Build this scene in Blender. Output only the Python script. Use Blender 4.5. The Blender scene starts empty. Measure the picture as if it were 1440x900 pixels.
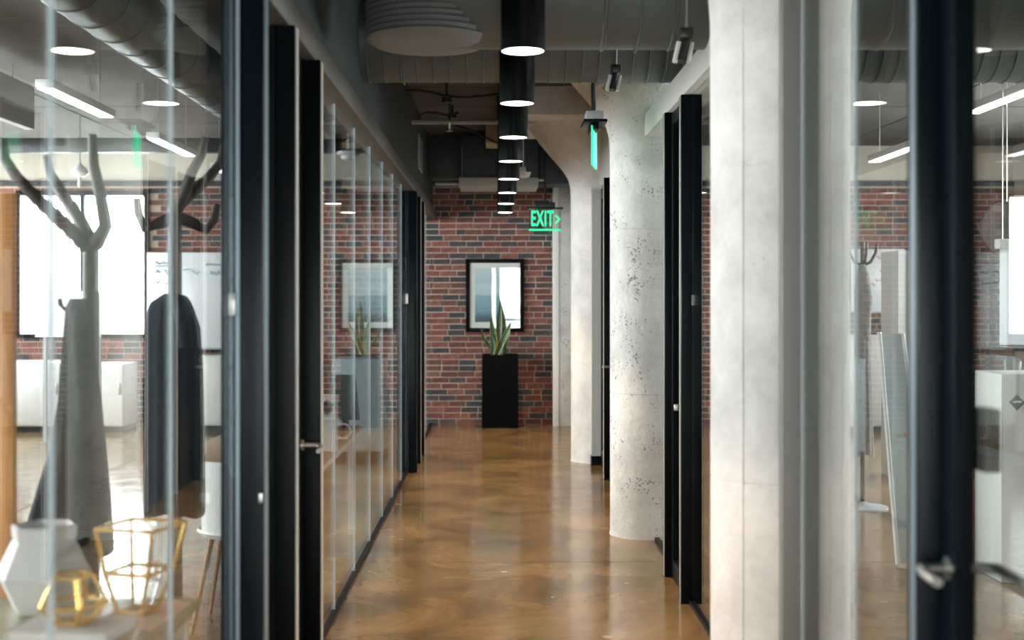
import bpy, bmesh, math, random
from mathutils import Vector, Matrix
random.seed(7)
scene = bpy.context.scene
COL = scene.collection
PI = math.pi

# ---------------------------------------------------------------- camera
EYE = 1.6
cam = bpy.data.cameras.new('camera'); camo = bpy.data.objects.new('camera', cam); COL.objects.link(camo)
cam.sensor_width = 36.0; cam.lens = 45.0            # 1800 px focal length on a 1440 px frame
cam.shift_x = 23/1440; cam.shift_y = -30/1440
cam.clip_start = 0.05; cam.clip_end = 200
camo.location = (0, 0, EYE); camo.rotation_euler = (PI/2, 0, 0)
cam.dof.use_dof = True; cam.dof.focus_distance = 8.3; cam.dof.aperture_fstop = 2.0
scene.camera = camo

# ---------------------------------------------------------------- sky and exposure
w = bpy.data.worlds.new('overcast_sky'); scene.world = w; w.use_nodes = True
bg = w.node_tree.nodes['Background']
bg.inputs[0].default_value = (0.96, 0.985, 1.0, 1); bg.inputs[1].default_value = 20.0
scene.view_settings.view_transform = 'Standard'
scene.view_settings.look = 'None'
scene.view_settings.gamma = 1.0
scene.view_settings.use_curve_mapping = False
scene.view_settings.exposure = 0.0
scene.cycles.max_bounces = 14
scene.cycles.transparent_max_bounces = 40
scene.cycles.glossy_bounces = 8
scene.cycles.diffuse_bounces = 6
scene.cycles.sample_clamp_indirect = 6
scene.cycles.use_denoising = True
scene.cycles.caustics_reflective = False
scene.cycles.caustics_refractive = False

LX, RX = -6.8, 6.6            # outer walls
YB, YE = -2.5, 16.3           # back wall, brick end wall
CZ = 3.55                     # ceiling
GL, GR = -0.82, 1.03          # glass planes of the corridor
WIN_L = [(-1.9, 1.6), (2.0, 5.5), (5.9, 9.4), (9.8, 13.3), (13.7, 16.1)]
WIN_R = [(6.3, 9.8), (10.4, 13.9)]
WZ = (0.95, 3.1)
def portal(name, loc, rot, sx, sy):
    l = bpy.data.lights.new(name, 'AREA'); l.shape = 'RECTANGLE'; l.size = sx; l.size_y = sy
    l.cycles.is_portal = True
    o = bpy.data.objects.new(name, l); COL.objects.link(o); o.location = loc; o.rotation_euler = rot
for a, b in WIN_L: portal('window_portal', (LX-.12, (a+b)/2, sum(WZ)/2), (0, -PI/2, 0), WZ[1]-WZ[0], b-a)
portal('door_portal', (.42, YB-.18, 1.3), (PI/2, 0, 0), 1.1, 2.4)
for a, b in WIN_R: portal('window_portal', (RX+.12, (a+b)/2, sum(WZ)/2), (0, PI/2, 0), WZ[1]-WZ[0], b-a)

# ---------------------------------------------------------------- materials
def nodes(m):
    m.use_nodes = True; nt = m.node_tree
    return nt, nt.nodes, nt.links, nt.nodes.get('Principled BSDF')
def mat(name, c, rough=.5, metal=0.0, var=0.0, scale=6.0, bump=0.0, bscale=40.0, emit=0.0, coat=0.0, spec=.5):
    m = bpy.data.materials.new(name); nt, N, L, p = nodes(m)
    c4 = (*c, 1)
    p.inputs['Base Color'].default_value = c4; p.inputs['Roughness'].default_value = rough
    p.inputs['Metallic'].default_value = metal; p.inputs['Specular IOR Level'].default_value = spec
    if coat: p.inputs['Coat Weight'].default_value = coat; p.inputs['Coat Roughness'].default_value = .08
    if emit: p.inputs['Emission Color'].default_value = c4; p.inputs['Emission Strength'].default_value = emit
    tc = N.new('ShaderNodeTexCoord')
    if var:
        n = N.new('ShaderNodeTexNoise'); n.inputs['Scale'].default_value = scale; n.inputs['Detail'].default_value = 8; n.inputs['Roughness'].default_value = .65
        L.new(tc.outputs['Object'], n.inputs['Vector'])
        r = N.new('ShaderNodeValToRGB'); r.color_ramp.elements[0].position = .3; r.color_ramp.elements[1].position = .7
        r.color_ramp.elements[0].color = tuple(max(0, x*(1-var)) for x in c)+(1,)
        r.color_ramp.elements[1].color = tuple(min(1, x*(1+var)) for x in c)+(1,)
        L.new(n.outputs['Fac'], r.inputs['Fac']); L.new(r.outputs['Color'], p.inputs['Base Color'])
    if bump:
        n2 = N.new('ShaderNodeTexNoise'); n2.inputs['Scale'].default_value = bscale; n2.inputs['Detail'].default_value = 6
        L.new(tc.outputs['Object'], n2.inputs['Vector'])
        b = N.new('ShaderNodeBump'); b.inputs['Strength'].default_value = bump; b.inputs['Distance'].default_value = .02
        L.new(n2.outputs['Fac'], b.inputs['Height']); L.new(b.outputs['Normal'], p.inputs['Normal'])
    return m

def glass_mat(name, tint=(1, 1, 1), f0=.04, power=5.5, streak=0.0):
    """thin clear pane: Schlick reflection over a clear transmission on each face of the pane"""
    m = bpy.data.materials.new(name); nt, N, L, p = nodes(m)
    N.remove(p); out = N['Material Output']
    geo = N.new('ShaderNodeNewGeometry')
    d = N.new('ShaderNodeVectorMath'); d.operation = 'DOT_PRODUCT'
    L.new(geo.outputs['Incoming'], d.inputs[0]); L.new(geo.outputs['Normal'], d.inputs[1])
    ab = N.new('ShaderNodeMath'); ab.operation = 'ABSOLUTE'; L.new(d.outputs['Value'], ab.inputs[0])
    inv = N.new('ShaderNodeMath'); inv.operation = 'SUBTRACT'; inv.inputs[0].default_value = 1; L.new(ab.outputs[0], inv.inputs[1]); inv.use_clamp = True
    pw = N.new('ShaderNodeMath'); pw.operation = 'POWER'; pw.inputs[1].default_value = power; L.new(inv.outputs[0], pw.inputs[0])
    ma = N.new('ShaderNodeMath'); ma.operation = 'MULTIPLY_ADD'; ma.inputs[1].default_value = 1-f0; ma.inputs[2].default_value = f0; L.new(pw.outputs[0], ma.inputs[0])
    t = N.new('ShaderNodeBsdfTransparent'); t.inputs[0].default_value = (*tint, 1)
    g = N.new('ShaderNodeBsdfGlossy'); g.inputs['Roughness'].default_value = 0.0; g.inputs[0].default_value = (.97, 1, 1, 1)
    mx = N.new('ShaderNodeMixShader'); L.new(ma.outputs[0], mx.inputs[0]); L.new(t.outputs[0], mx.inputs[1]); L.new(g.outputs[0], mx.inputs[2])
    L.new(mx.outputs[0], out.inputs['Surface'])
    return m

def concrete_mat(name, c, pit=.5):
    m = bpy.data.materials.new(name); nt, N, L, p = nodes(m)
    tc = N.new('ShaderNodeTexCoord')
    n = N.new('ShaderNodeTexNoise'); n.inputs['Scale'].default_value = 2.2; n.inputs['Detail'].default_value = 10; n.inputs['Roughness'].default_value = .7
    L.new(tc.outputs['Object'], n.inputs['Vector'])
    r = N.new('ShaderNodeValToRGB'); e = r.color_ramp.elements
    e[0].position = .32; e[1].position = .68
    e[0].color = (c[0]*.72, c[1]*.72, c[2]*.71, 1); e[1].color = (min(1, c[0]*1.12), min(1, c[1]*1.12), min(1, c[2]*1.12), 1)
    L.new(n.outputs['Fac'], r.inputs['Fac'])
    # pits: clustered air holes
    v = N.new('ShaderNodeTexVoronoi'); v.inputs['Scale'].default_value = 44; v.inputs['Randomness'].default_value = 1
    dn = N.new('ShaderNodeTexNoise'); dn.inputs['Scale'].default_value = 34; dn.inputs['Detail'].default_value = 5; L.new(tc.outputs['Object'], dn.inputs['Vector'])
    dm = N.new('ShaderNodeVectorMath'); dm.operation = 'MULTIPLY_ADD'; dm.inputs[1].default_value = (.05, .05, .05); L.new(dn.outputs['Color'], dm.inputs[0]); L.new(tc.outputs['Object'], dm.inputs[2])
    L.new(dm.outputs[0], v.inputs['Vector'])
    cl = N.new('ShaderNodeTexNoise'); cl.inputs['Scale'].default_value = 5.5; cl.inputs['Detail'].default_value = 6; cl.inputs['Roughness'].default_value = .7
    L.new(tc.outputs['Object'], cl.inputs['Vector'])
    thr = N.new('ShaderNodeMapRange'); thr.inputs[1].default_value = .43; thr.inputs[2].default_value = .68; thr.inputs[3].default_value = 0.0; thr.inputs[4].default_value = .8*pit
    L.new(cl.outputs['Fac'], thr.inputs[0])
    lt = N.new('ShaderNodeMath'); lt.operation = 'SUBTRACT'; L.new(thr.outputs[0], lt.inputs[0]); L.new(v.outputs['Distance'], lt.inputs[1])
    ss = N.new('ShaderNodeMapRange'); ss.inputs[1].default_value = 0; ss.inputs[2].default_value = .1; L.new(lt.outputs[0], ss.inputs[0])
    mx = N.new('ShaderNodeMix'); mx.data_type = 'RGBA'; L.new(ss.outputs[0], mx.inputs[0]); L.new(r.outputs['Color'], mx.inputs[6])
    mx.inputs[7].default_value = (c[0]*.42, c[1]*.42, c[2]*.42, 1)
    L.new(mx.outputs[2], p.inputs['Base Color'])
    p.inputs['Roughness'].default_value = .8
    n3 = N.new('ShaderNodeTexNoise'); n3.inputs['Scale'].default_value = 26; n3.inputs['Detail'].default_value = 8; L.new(tc.outputs['Object'], n3.inputs['Vector'])
    hs = N.new('ShaderNodeMath'); hs.operation = 'MULTIPLY_ADD'; hs.inputs[1].default_value = -1.2; L.new(ss.outputs[0], hs.inputs[0]); L.new(n3.outputs['Fac'], hs.inputs[2])
    b = N.new('ShaderNodeBump'); b.inputs['Strength'].default_value = .35+.6*pit; b.inputs['Distance'].default_value = .012
    L.new(hs.outputs[0], b.inputs['Height']); L.new(b.outputs['Normal'], p.inputs['Normal'])
    return m

def floor_mat():
    m = bpy.data.materials.new('polished_concrete'); nt, N, L, p = nodes(m)
    tc = N.new('ShaderNodeTexCoord')
    n = N.new('ShaderNodeTexNoise'); n.inputs['Scale'].default_value = 1.5; n.inputs['Detail'].default_value = 10; n.inputs['Roughness'].default_value = .66; n.inputs['Distortion'].default_value = .6
    L.new(tc.outputs['Object'], n.inputs['Vector'])
    r = N.new('ShaderNodeValToRGB'); cr = r.color_ramp
    cr.elements[0].position = .30; cr.elements[0].color = (.085, .060, .032, 1)
    cr.elements[1].position = .70; cr.elements[1].color = (.36, .235, .115, 1)
    e = cr.elements.new(.5); e.color = (.225, .145, .066, 1)
    L.new(n.outputs['Fac'], r.inputs['Fac'])
    # pale chips
    v = N.new('ShaderNodeTexVoronoi'); v.inputs['Scale'].default_value = 2.6; L.new(tc.outputs['Object'], v.inputs['Vector'])
    lt = N.new('ShaderNodeMath'); lt.operation = 'LESS_THAN'; lt.inputs[1].default_value = .06; L.new(v.outputs['Distance'], lt.inputs[0])
    mx = N.new('ShaderNodeMix'); mx.data_type = 'RGBA'; L.new(lt.outputs[0], mx.inputs[0]); L.new(r.outputs['Color'], mx.inputs[6]); mx.inputs[7].default_value = (.5, .4, .28, 1)
    L.new(mx.outputs[2], p.inputs['Base Color'])
    n2 = N.new('ShaderNodeTexNoise'); n2.inputs['Scale'].default_value = 5; n2.inputs['Detail'].default_value = 8; L.new(tc.outputs['Object'], n2.inputs['Vector'])
    mr = N.new('ShaderNodeMapRange'); mr.inputs[1].default_value = .3; mr.inputs[2].default_value = .7; mr.inputs[3].default_value = .10; mr.inputs[4].default_value = .20
    L.new(n2.outputs['Fac'], mr.inputs[0]); L.new(mr.outputs[0], p.inputs['Roughness'])
    p.inputs['Specular IOR Level'].default_value = .75
    return m

def brick_mat():
    m = bpy.data.materials.new('fired_clay_brick'); nt, N, L, p = nodes(m)
    oi = N.new('ShaderNodeObjectInfo')
    r = N.new('ShaderNodeValToRGB'); cr = r.color_ramp; cr.interpolation = 'CONSTANT'
    cs = [(0, (.20, .072, .058)), (.13, (.24, .092, .07)), (.28, (.17, .058, .048)), (.44, (.14, .056, .05)), (.58, (.20, .088, .072)), (.66, (.05, .053, .062)), (.80, (.09, .066, .064)), (.91, (.06, .06, .068))]
    cr.elements[0].position = 0; cr.elements[0].color = (*cs[0][1], 1); cr.elements[1].position = cs[1][0]; cr.elements[1].color = (*cs[1][1], 1)
    for pos, c in cs[2:]:
        e = cr.elements.new(pos); e.color = (*c, 1)
    at = N.new('ShaderNodeAttribute'); at.attribute_name = 'brick_tone'
    ad = N.new('ShaderNodeMath'); ad.operation = 'ADD'; L.new(oi.outputs['Random'], ad.inputs[0]); L.new(at.outputs['Fac'], ad.inputs[1])
    fr = N.new('ShaderNodeMath'); fr.operation = 'FRACT'; L.new(ad.outputs[0], fr.inputs[0])
    L.new(fr.outputs[0], r.inputs['Fac'])
    tc = N.new('ShaderNodeTexCoord'); n = N.new('ShaderNodeTexNoise'); n.inputs['Scale'].default_value = 22; n.inputs['Detail'].default_value = 6
    L.new(tc.outputs['Object'], n.inputs['Vector'])
    mr = N.new('ShaderNodeMapRange'); mr.inputs[1].default_value = .3; mr.inputs[2].default_value = .7; mr.inputs[3].default_value = .75; mr.inputs[4].default_value = 1.3; L.new(n.outputs['Fac'], mr.inputs[0])
    mu = N.new('ShaderNodeVectorMath'); mu.operation = 'MULTIPLY'; L.new(r.outputs['Color'], mu.inputs[0]); L.new(mr.outputs[0], mu.inputs[1])
    L.new(mu.outputs[0], p.inputs['Base Color']); p.inputs['Roughness'].default_value = .8
    b = N.new('ShaderNodeBump'); b.inputs['Strength'].default_value = .5; b.inputs['Distance'].default_value = .008; L.new(n.outputs['Fac'], b.inputs['Height']); L.new(b.outputs['Normal'], p.inputs['Normal'])
    return m

def wood_mat(name, c1, c2, axis=2, scale=3.0):
    m = bpy.data.materials.new(name); nt, N, L, p = nodes(m)
    tc = N.new('ShaderNodeTexCoord'); mp = N.new('ShaderNodeMapping')
    s = [14, 14, 14]; s[axis] = 1.0; mp.inputs['Scale'].default_value = s
    L.new(tc.outputs['Object'], mp.inputs['Vector'])
    n = N.new('ShaderNodeTexNoise'); n.inputs['Scale'].default_value = scale; n.inputs['Detail'].default_value = 6; n.inputs['Distortion'].default_value = 1.0
    L.new(mp.outputs['Vector'], n.inputs['Vector'])
    r = N.new('ShaderNodeValToRGB'); r.color_ramp.elements[0].position = .3; r.color_ramp.elements[1].position = .7
    r.color_ramp.elements[0].color = (*c1, 1); r.color_ramp.elements[1].color = (*c2, 1)
    L.new(n.outputs['Fac'], r.inputs['Fac']); L.new(r.outputs['Color'], p.inputs['Base Color']); p.inputs['Roughness'].default_value = .45
    return m

def seascape_mat():
    m = bpy.data.materials.new('seascape_print'); nt, N, L, p = nodes(m)
    tc = N.new('ShaderNodeTexCoord'); sx = N.new('ShaderNodeSeparateXYZ'); L.new(tc.outputs['Generated'], sx.inputs[0])
    mp = N.new('ShaderNodeMapping'); mp.inputs['Scale'].default_value = (3, 1, 14); L.new(tc.outputs['Generated'], mp.inputs['Vector'])
    n = N.new('ShaderNodeTexNoise'); n.inputs['Scale'].default_value = 2; n.inputs['Detail'].default_value = 5; L.new(mp.outputs['Vector'], n.inputs['Vector'])
    ma = N.new('ShaderNodeMath'); ma.operation = 'MULTIPLY_ADD'; ma.inputs[1].default_value = .14; L.new(n.outputs['Fac'], ma.inputs[0]); L.new(sx.outputs['Z'], ma.inputs[2])
    r = N.new('ShaderNodeValToRGB'); cr = r.color_ramp
    stops = [(.06, (.02, .06, .09)), (.16, (.03, .09, .13)), (.25, (.16, .30, .37)), (.40, (.22, .38, .46)), (.55, (.25, .42, .50)), (.575, (.46, .62, .70)), (.75, (.55, .69, .76)), (.82, (.44, .60, .69)), (1.0, (.58, .70, .76))]
    cr.elements[0].position = stops[0][0]; cr.elements[0].color = (*stops[0][1], 1)
    cr.elements[1].position = stops[-1][0]; cr.elements[1].color = (*stops[-1][1], 1)
    for q, c in stops[1:-1]:
        e = cr.elements.new(q); e.color = (*c, 1)
    L.new(ma.outputs[0], r.inputs['Fac']); L.new(r.outputs['Color'], p.inputs['Base Color']); p.inputs['Roughness'].default_value = .6
    return m

def leaf_mat():
    m = bpy.data.materials.new('snake_plant_leaf'); nt, N, L, p = nodes(m)
    at = N.new('ShaderNodeAttribute'); at.attribute_name = 'across'
    tc = N.new('ShaderNodeTexCoord'); n = N.new('ShaderNodeTexNoise'); n.inputs['Scale'].default_value = 22; n.inputs['Detail'].default_value = 4
    mp = N.new('ShaderNodeMapping'); mp.inputs['Scale'].default_value = (.4, .4, 2.4); L.new(tc.outputs['Object'], mp.inputs['Vector']); L.new(mp.outputs['Vector'], n.inputs['Vector'])
    g = N.new('ShaderNodeValToRGB'); g.color_ramp.elements[0].position = .38; g.color_ramp.elements[1].position = .62
    g.color_ramp.elements[0].color = (.006, .030, .014, 1); g.color_ramp.elements[1].color = (.035, .10, .04, 1); L.new(n.outputs['Fac'], g.inputs['Fac'])
    gt = N.new('ShaderNodeMath'); gt.operation = 'GREATER_THAN'; gt.inputs[1].default_value = .86; L.new(at.outputs['Fac'], gt.inputs[0])
    mx = N.new('ShaderNodeMix'); mx.data_type = 'RGBA'; L.new(gt.outputs[0], mx.inputs[0]); L.new(g.outputs['Color'], mx.inputs[6]); mx.inputs[7].default_value = (.46, .48, .12, 1)
    L.new(mx.outputs[2], p.inputs['Base Color']); p.inputs['Roughness'].default_value = .35
    return m

M = {}
M['floor'] = floor_mat()
M['joint'] = mat('floor_joint', (.05, .038, .026), .8)
M['ceil'] = mat('board_formed_concrete', (.10, .092, .082), .85, var=.25, scale=1.5, bump=.2, bscale=30)
M['plaster'] = mat('white_plaster', (.78, .78, .76), .8, var=.03, scale=2)
M['beige'] = mat('beige_plaster', (.62, .57, .48), .8, var=.06, scale=2)
M['soffit'] = mat('grey_green_paint', (.028, .036, .037), .7, var=.06, scale=2)
M['lip'] = mat('taupe_paint', (.065, .052, .042), .5, var=.05, scale=3)
M['light_grey'] = mat('light_grey_paint', (.52, .51, .49), .6, var=.04, scale=2)
M['grey_post'] = mat('warm_grey_paint', (.20, .195, .18), .5, var=.04, scale=2)
M['concrete'] = concrete_mat('cast_concrete', (.64, .625, .605), .62)
M['concrete_smooth'] = concrete_mat('smooth_cast_concrete', (.76, .725, .71), .22)
M['brick'] = brick_mat()
M['mortar'] = mat('lime_mortar', (.52, .42, .335), .9, var=.2, scale=5, bump=.5, bscale=60)
M['black'] = mat('black_powder_coat', (.0022, .0032, .0042), .35, var=.2, scale=3, spec=.10)
M['lamp_black'] = mat('gloss_black_tube', (.002, .003, .004), .25, spec=.3)
M['black_matt'] = mat('black_matt_paint', (.006, .007, .008), .6, var=.15, scale=4, spec=.2)
M['navy_frame'] = mat('blue_black_powder_coat', (.002, .0052, .008), .3, var=.2, scale=3, spec=.14)
M['edge'] = mat('silver_edge_sheen', (.55, .52, .47), .4, .3)  # silvery colour standing in for gloss on the posts' corridor sides
M['sheen_blue'] = mat('blue_grey_sheen', (.24, .31, .36), .35, .3)  # pale blue-grey that paints highlights onto post sides and fronts
M['track'] = mat('black_floor_track', (.004, .0045, .005), .45, spec=.15)
M['glass'] = glass_mat('clear_glass', (.985, 1, .995))
M['seam'] = mat('clear_silicone_seam', (.75, .84, .90), .25)
M['seam'].node_tree.nodes['Principled BSDF'].inputs['Alpha'].default_value = .75
M['duct'] = mat('galvanised_duct', (.125, .148, .158), .45, .3, var=.10, scale=2)
M['duct_flex'] = mat('grey_flexible_duct', (.20, .212, .22), .5, .15, var=.06, scale=3)
M['steel'] = mat('brushed_steel', (.62, .60, .57), .28, .9)
M['steel_dark'] = mat('dark_steel', (.06, .062, .066), .4, .7)
M['white'] = mat('white_lacquer', (.82, .83, .83), .35)
M['white_board'] = mat('whiteboard_enamel', (.85, .87, .90), .18)
M['pale_blue'] = mat('pale_blue_laminate', (.55, .66, .70), .4)
M['grey_panel'] = mat('grey_metal_panel', (.42, .43, .43), .5)
M['glow'] = mat('lamp_diffuser', (1.0, .94, .86), .5, emit=9.0)
M['led'] = mat('led_strip', (1.0, .97, .94), .5, emit=7.0)
M['exit'] = mat('exit_green_light', (.02, 1.0, .42), .4, emit=1.1)
M['exit_dim'] = mat('edge_lit_green_acrylic', (.02, .85, .42), .3, emit=.75)
M['exit_glass'] = glass_mat('exit_acrylic', (.80, .86, .78), .16)
M['print'] = seascape_mat()
M['mat_board'] = mat('white_mat_board', (.80, .80, .80), .8)
M['leaf'] = leaf_mat()
M['soil'] = mat('potting_soil', (.03, .022, .016), .95, var=.4, scale=40, bump=.6, bscale=60)
M['planter'] = mat('black_planter', (.002, .0024, .003), .5, var=.15, scale=4, spec=.06)
M['bronze'] = mat('dark_bronze_wood', (.05, .036, .028), .5, var=.3, scale=6)
M['coat'] = mat('black_wool', (.012, .012, .015), .9, var=.2, scale=8, bump=.3, bscale=80)
M['coat2'] = mat('navy_wool', (.008, .014, .022), .9, var=.2, scale=8, bump=.3, bscale=80)
M['orange_wood'] = wood_mat('orange_pine', (.50, .20, .05), (.70, .32, .09))
M['oak'] = wood_mat('oak_top', (.30, .17, .08), (.46, .28, .14), axis=1)
M['gold'] = mat('brass_wire', (.85, .52, .14), .25, .8)
M['ceramic'] = mat('white_ceramic', (.80, .77, .76), .3, var=.02)
M['table_green'] = mat('sage_table_top', (.46, .50, .38), .25)
M['paper_pink'] = mat('pink_paper', (.74, .56, .50), .7)
M['paper_white'] = mat('white_paper', (.80, .78, .76), .7)
M['paper_tan'] = mat('tan_cloth_cover', (.50, .36, .25), .7)
M['ink'] = mat('marker_ink_dark', (.10, .18, .24), .6)
M['ink_blue'] = mat('marker_ink_blue', (.10, .35, .48), .6)
M['ink_red'] = mat('marker_ink_red', (.70, .22, .16), .6)
M['screen'] = mat('dark_grey_screen', (.05, .055, .06), .3)
M['slate'] = mat('slate_grey', (.10, .115, .12), .6)
M['blackboard'] = mat('blackboard_slate', (.02, .022, .022), .7, var=.3, scale=5)
M['cable'] = mat('black_cable', (.01, .01, .011), .6)
M['tan_box'] = mat('tan_duct_liner', (.50, .40, .27), .7, var=.08, scale=4)
M['unit'] = mat('blue_grey_unit', (.045, .06, .07), .5)
M['unit_base'] = mat('pale_grey_unit_base', (.55, .55, .54), .5)
M['mauve'] = mat('mauve_glass', (.42, .36, .52), .2)
M['terrazzo'] = mat('grey_fabric_garment', (.20, .19, .19), .9, var=.35, scale=30, bump=.3, bscale=80)

# ---------------------------------------------------------------- mesh helpers
def bx(bm, lo, hi, bev=0.0):
    lo = Vector(lo); hi = Vector(hi); c = (lo+hi)/2; s = hi-lo
    r = bmesh.ops.create_cube(bm, size=1.0, matrix=Matrix.Translation(c) @ Matrix.Diagonal((*s, 1)))
    if bev:
        es = list({e for v in r['verts'] for e in v.link_edges})
        bmesh.ops.bevel(bm, geom=es, offset=min(bev, min(s)*.45), segments=2, affect='EDGES', profile=.5)
def tube(bm, pts, rad, n=10, closed=False, caps=True):
    pts = [Vector(p) for p in pts]; k = len(pts)
    rs = rad if isinstance(rad, (list, tuple)) else [rad]*k
    rings = []; prev = None
    for i, p in enumerate(pts):
        if closed: d = pts[(i+1) % k]-pts[i-1]
        else: d = pts[min(i+1, k-1)]-pts[max(i-1, 0)]
        d.normalize()
        if prev is None:
            u = d.orthogonal().normalized()
            if abs(d.z) < .9: u = d.cross(Vector((0, 0, 1))).normalized()
        else: u = (prev-d*prev.dot(d)).normalized()
        prev = u; v = d.cross(u)
        rings.append([bm.verts.new(p+(u*math.cos(2*PI*j/n+PI/n)+v*math.sin(2*PI*j/n+PI/n))*rs[i]) for j in range(n)])
    for i in range(k if closed else k-1):
        a, b = rings[i], rings[(i+1) % k]
        for j in range(n): bm.faces.new((a[j], a[(j+1) % n], b[(j+1) % n], b[j]))
    if caps and not closed:
        bm.faces.new(list(reversed(rings[0]))); bm.faces.new(rings[-1])
def lathe(bm, prof, c=(0, 0, 0), n=32, axis='Z', cap=True):
    c = Vector(c); rings = []
    for r, z in prof:
        ring = []
        for j in range(n):
            a = 2*PI*j/n; x, y = r*math.cos(a), r*math.sin(a)
            ring.append(bm.verts.new(c + (Vector((x, y, z)) if axis == 'Z' else Vector((z, x, y)) if axis == 'X' else Vector((y, z, x)))))
        rings.append(ring)
    for a, b in zip(rings, rings[1:]):
        for j in range(n): bm.faces.new((a[j], a[(j+1) % n], b[(j+1) % n], b[j]))
    if cap:
        bm.faces.new(list(reversed(rings[0]))); bm.faces.new(rings[-1])
def prism(bm, poly, y0, y1, plane='XZ', x0=None):
    """extrude a polygon given in plane XZ along Y (or YZ along X, XY along Z)"""
    def P(a, b, t): return {'XZ': (a, t, b), 'YZ': (t, a, b), 'XY': (a, b, t)}[plane]
    f = [bm.verts.new(P(a, b, y0)) for a, b in poly]; g = [bm.verts.new(P(a, b, y1)) for a, b in poly]
    n = len(poly)
    bm.faces.new(f); bm.faces.new(list(reversed(g)))
    for i in range(n): bm.faces.new((f[(i+1) % n], f[i], g[i], g[(i+1) % n]))

ORG = {}
def origin(o):
    return ORG.get(o.name, Vector((0, 0, 0))) if o else Vector((0, 0, 0))
def obj(name, bm, m, parent=None, org=None, smooth=True, ang=.6):
    """link one mesh object; bm is in world coordinates"""
    bmesh.ops.recalc_face_normals(bm, faces=bm.faces)
    if org is None:
        if parent: org = origin(parent)
        else:
            vs = [v.co for v in bm.verts]
            org = Vector(((min(v.x for v in vs)+max(v.x for v in vs))/2, (min(v.y for v in vs)+max(v.y for v in vs))/2, min(v.z for v in vs)))
    org = Vector(org)
    bmesh.ops.translate(bm, vec=-org, verts=bm.verts)
    me = bpy.data.meshes.new(name); bm.to_mesh(me); bm.free()
    if smooth: me.shade_smooth(); me.set_sharp_from_angle(angle=ang)
    me.materials.append(M[m] if isinstance(m, str) else m)
    o = bpy.data.objects.new(name, me); COL.objects.link(o)
    if parent: o.parent = parent; o.location = org-origin(parent)
    else: o.location = org
    ORG[o.name] = org
    return o
def box(name, m, lo, hi, parent=None, bev=0.0):
    bm = bmesh.new(); bx(bm, lo, hi, bev); return obj(name, bm, m, parent)
def pipe(name, m, pts, r, parent=None, n=10, **k):
    bm = bmesh.new(); tube(bm, pts, r, n, **k); return obj(name, bm, m, parent)
def lat(name, m, prof, c, parent=None, n=32, axis='Z', ang=.6):
    bm = bmesh.new(); lathe(bm, prof, c, n, axis); return obj(name, bm, m, parent, ang=ang)
def tag(o, label, cat, group=None):
    o['label'] = label; o['category'] = cat
    if group: o['group'] = group
    return o
def thing(name, label, cat, loc, group=None):
    o = bpy.data.objects.new(name, None); COL.objects.link(o); o.location = loc; o.empty_display_size = .1
    ORG[o.name] = Vector(loc)
    return tag(o, label, cat, group)
def struct(o): o['kind'] = 'structure'; return o
def sempty(name, loc=(0, 0, 0)):
    o = bpy.data.objects.new(name, None); COL.objects.link(o); o.location = loc; ORG[o.name] = Vector(loc); return struct(o)
def copy_thing(root, loc, label=None):
    r = root.copy(); COL.objects.link(r); r.location = loc; ORG[r.name] = Vector(loc)
    if label: r['label'] = label
    for ch in list(root.children):
        c = ch.copy(); COL.objects.link(c); c.parent = r
        for g in list(ch.children):
            d = g.copy(); COL.objects.link(d); d.parent = c
    return r
def X(px, Y): return (px-697)/1800*Y
def Z(py, Y): return EYE+(420-py)/1800*Y

# ================================================================ SETTING
# floor: saw-cut slabs over a dark base
fl = struct(box('floor', 'joint', (LX-.2, YB-.2, -.2), (RX+.2, YE+.3, -.012)))
ys = [YB-.2, 1.9, 4.85, 7.78, 10.75, 13.7, YE+.3]; xs = [LX-.2, -3.9, GL-.04, GR+.02, 4.0, RX+.2]
xs = [LX-.2, -3.6, -.86, 1.12, 3.9, RX+.2]
for i in range(len(xs)-1):
    for j in range(len(ys)-1):
        g = .0045
        box('floor_slab', 'floor', (xs[i]+g, ys[j]+g, -.012), (xs[i+1]-g, ys[j+1]-g, 0), fl)
# ceiling with formwork joints (boards are separate panels)
ce = struct(box('ceiling', 'ceil', (LX-.2, YB-.2, CZ+.02), (RX+.2, YE+.3, CZ+.2)))
px_ = [LX-.2, -4.4, -2.6, -.9, .0, 1.05, 2.6, 4.4, RX+.2]
py_ = [YB-.2, 1.0, 3.0, 5.0, 7.0, 9.0, 10.6, 11.8, 13.0, 14.2, YE+.3]
for i in range(len(px_)-1):
    for j in range(len(py_)-1):
        dz = random.uniform(-.006, .006)
        box('ceiling_panel', 'ceil', (px_[i]+.006, py_[j]+.006, CZ+dz), (px_[i+1]-.006, py_[j+1]-.006, CZ+.03), ce)

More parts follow.
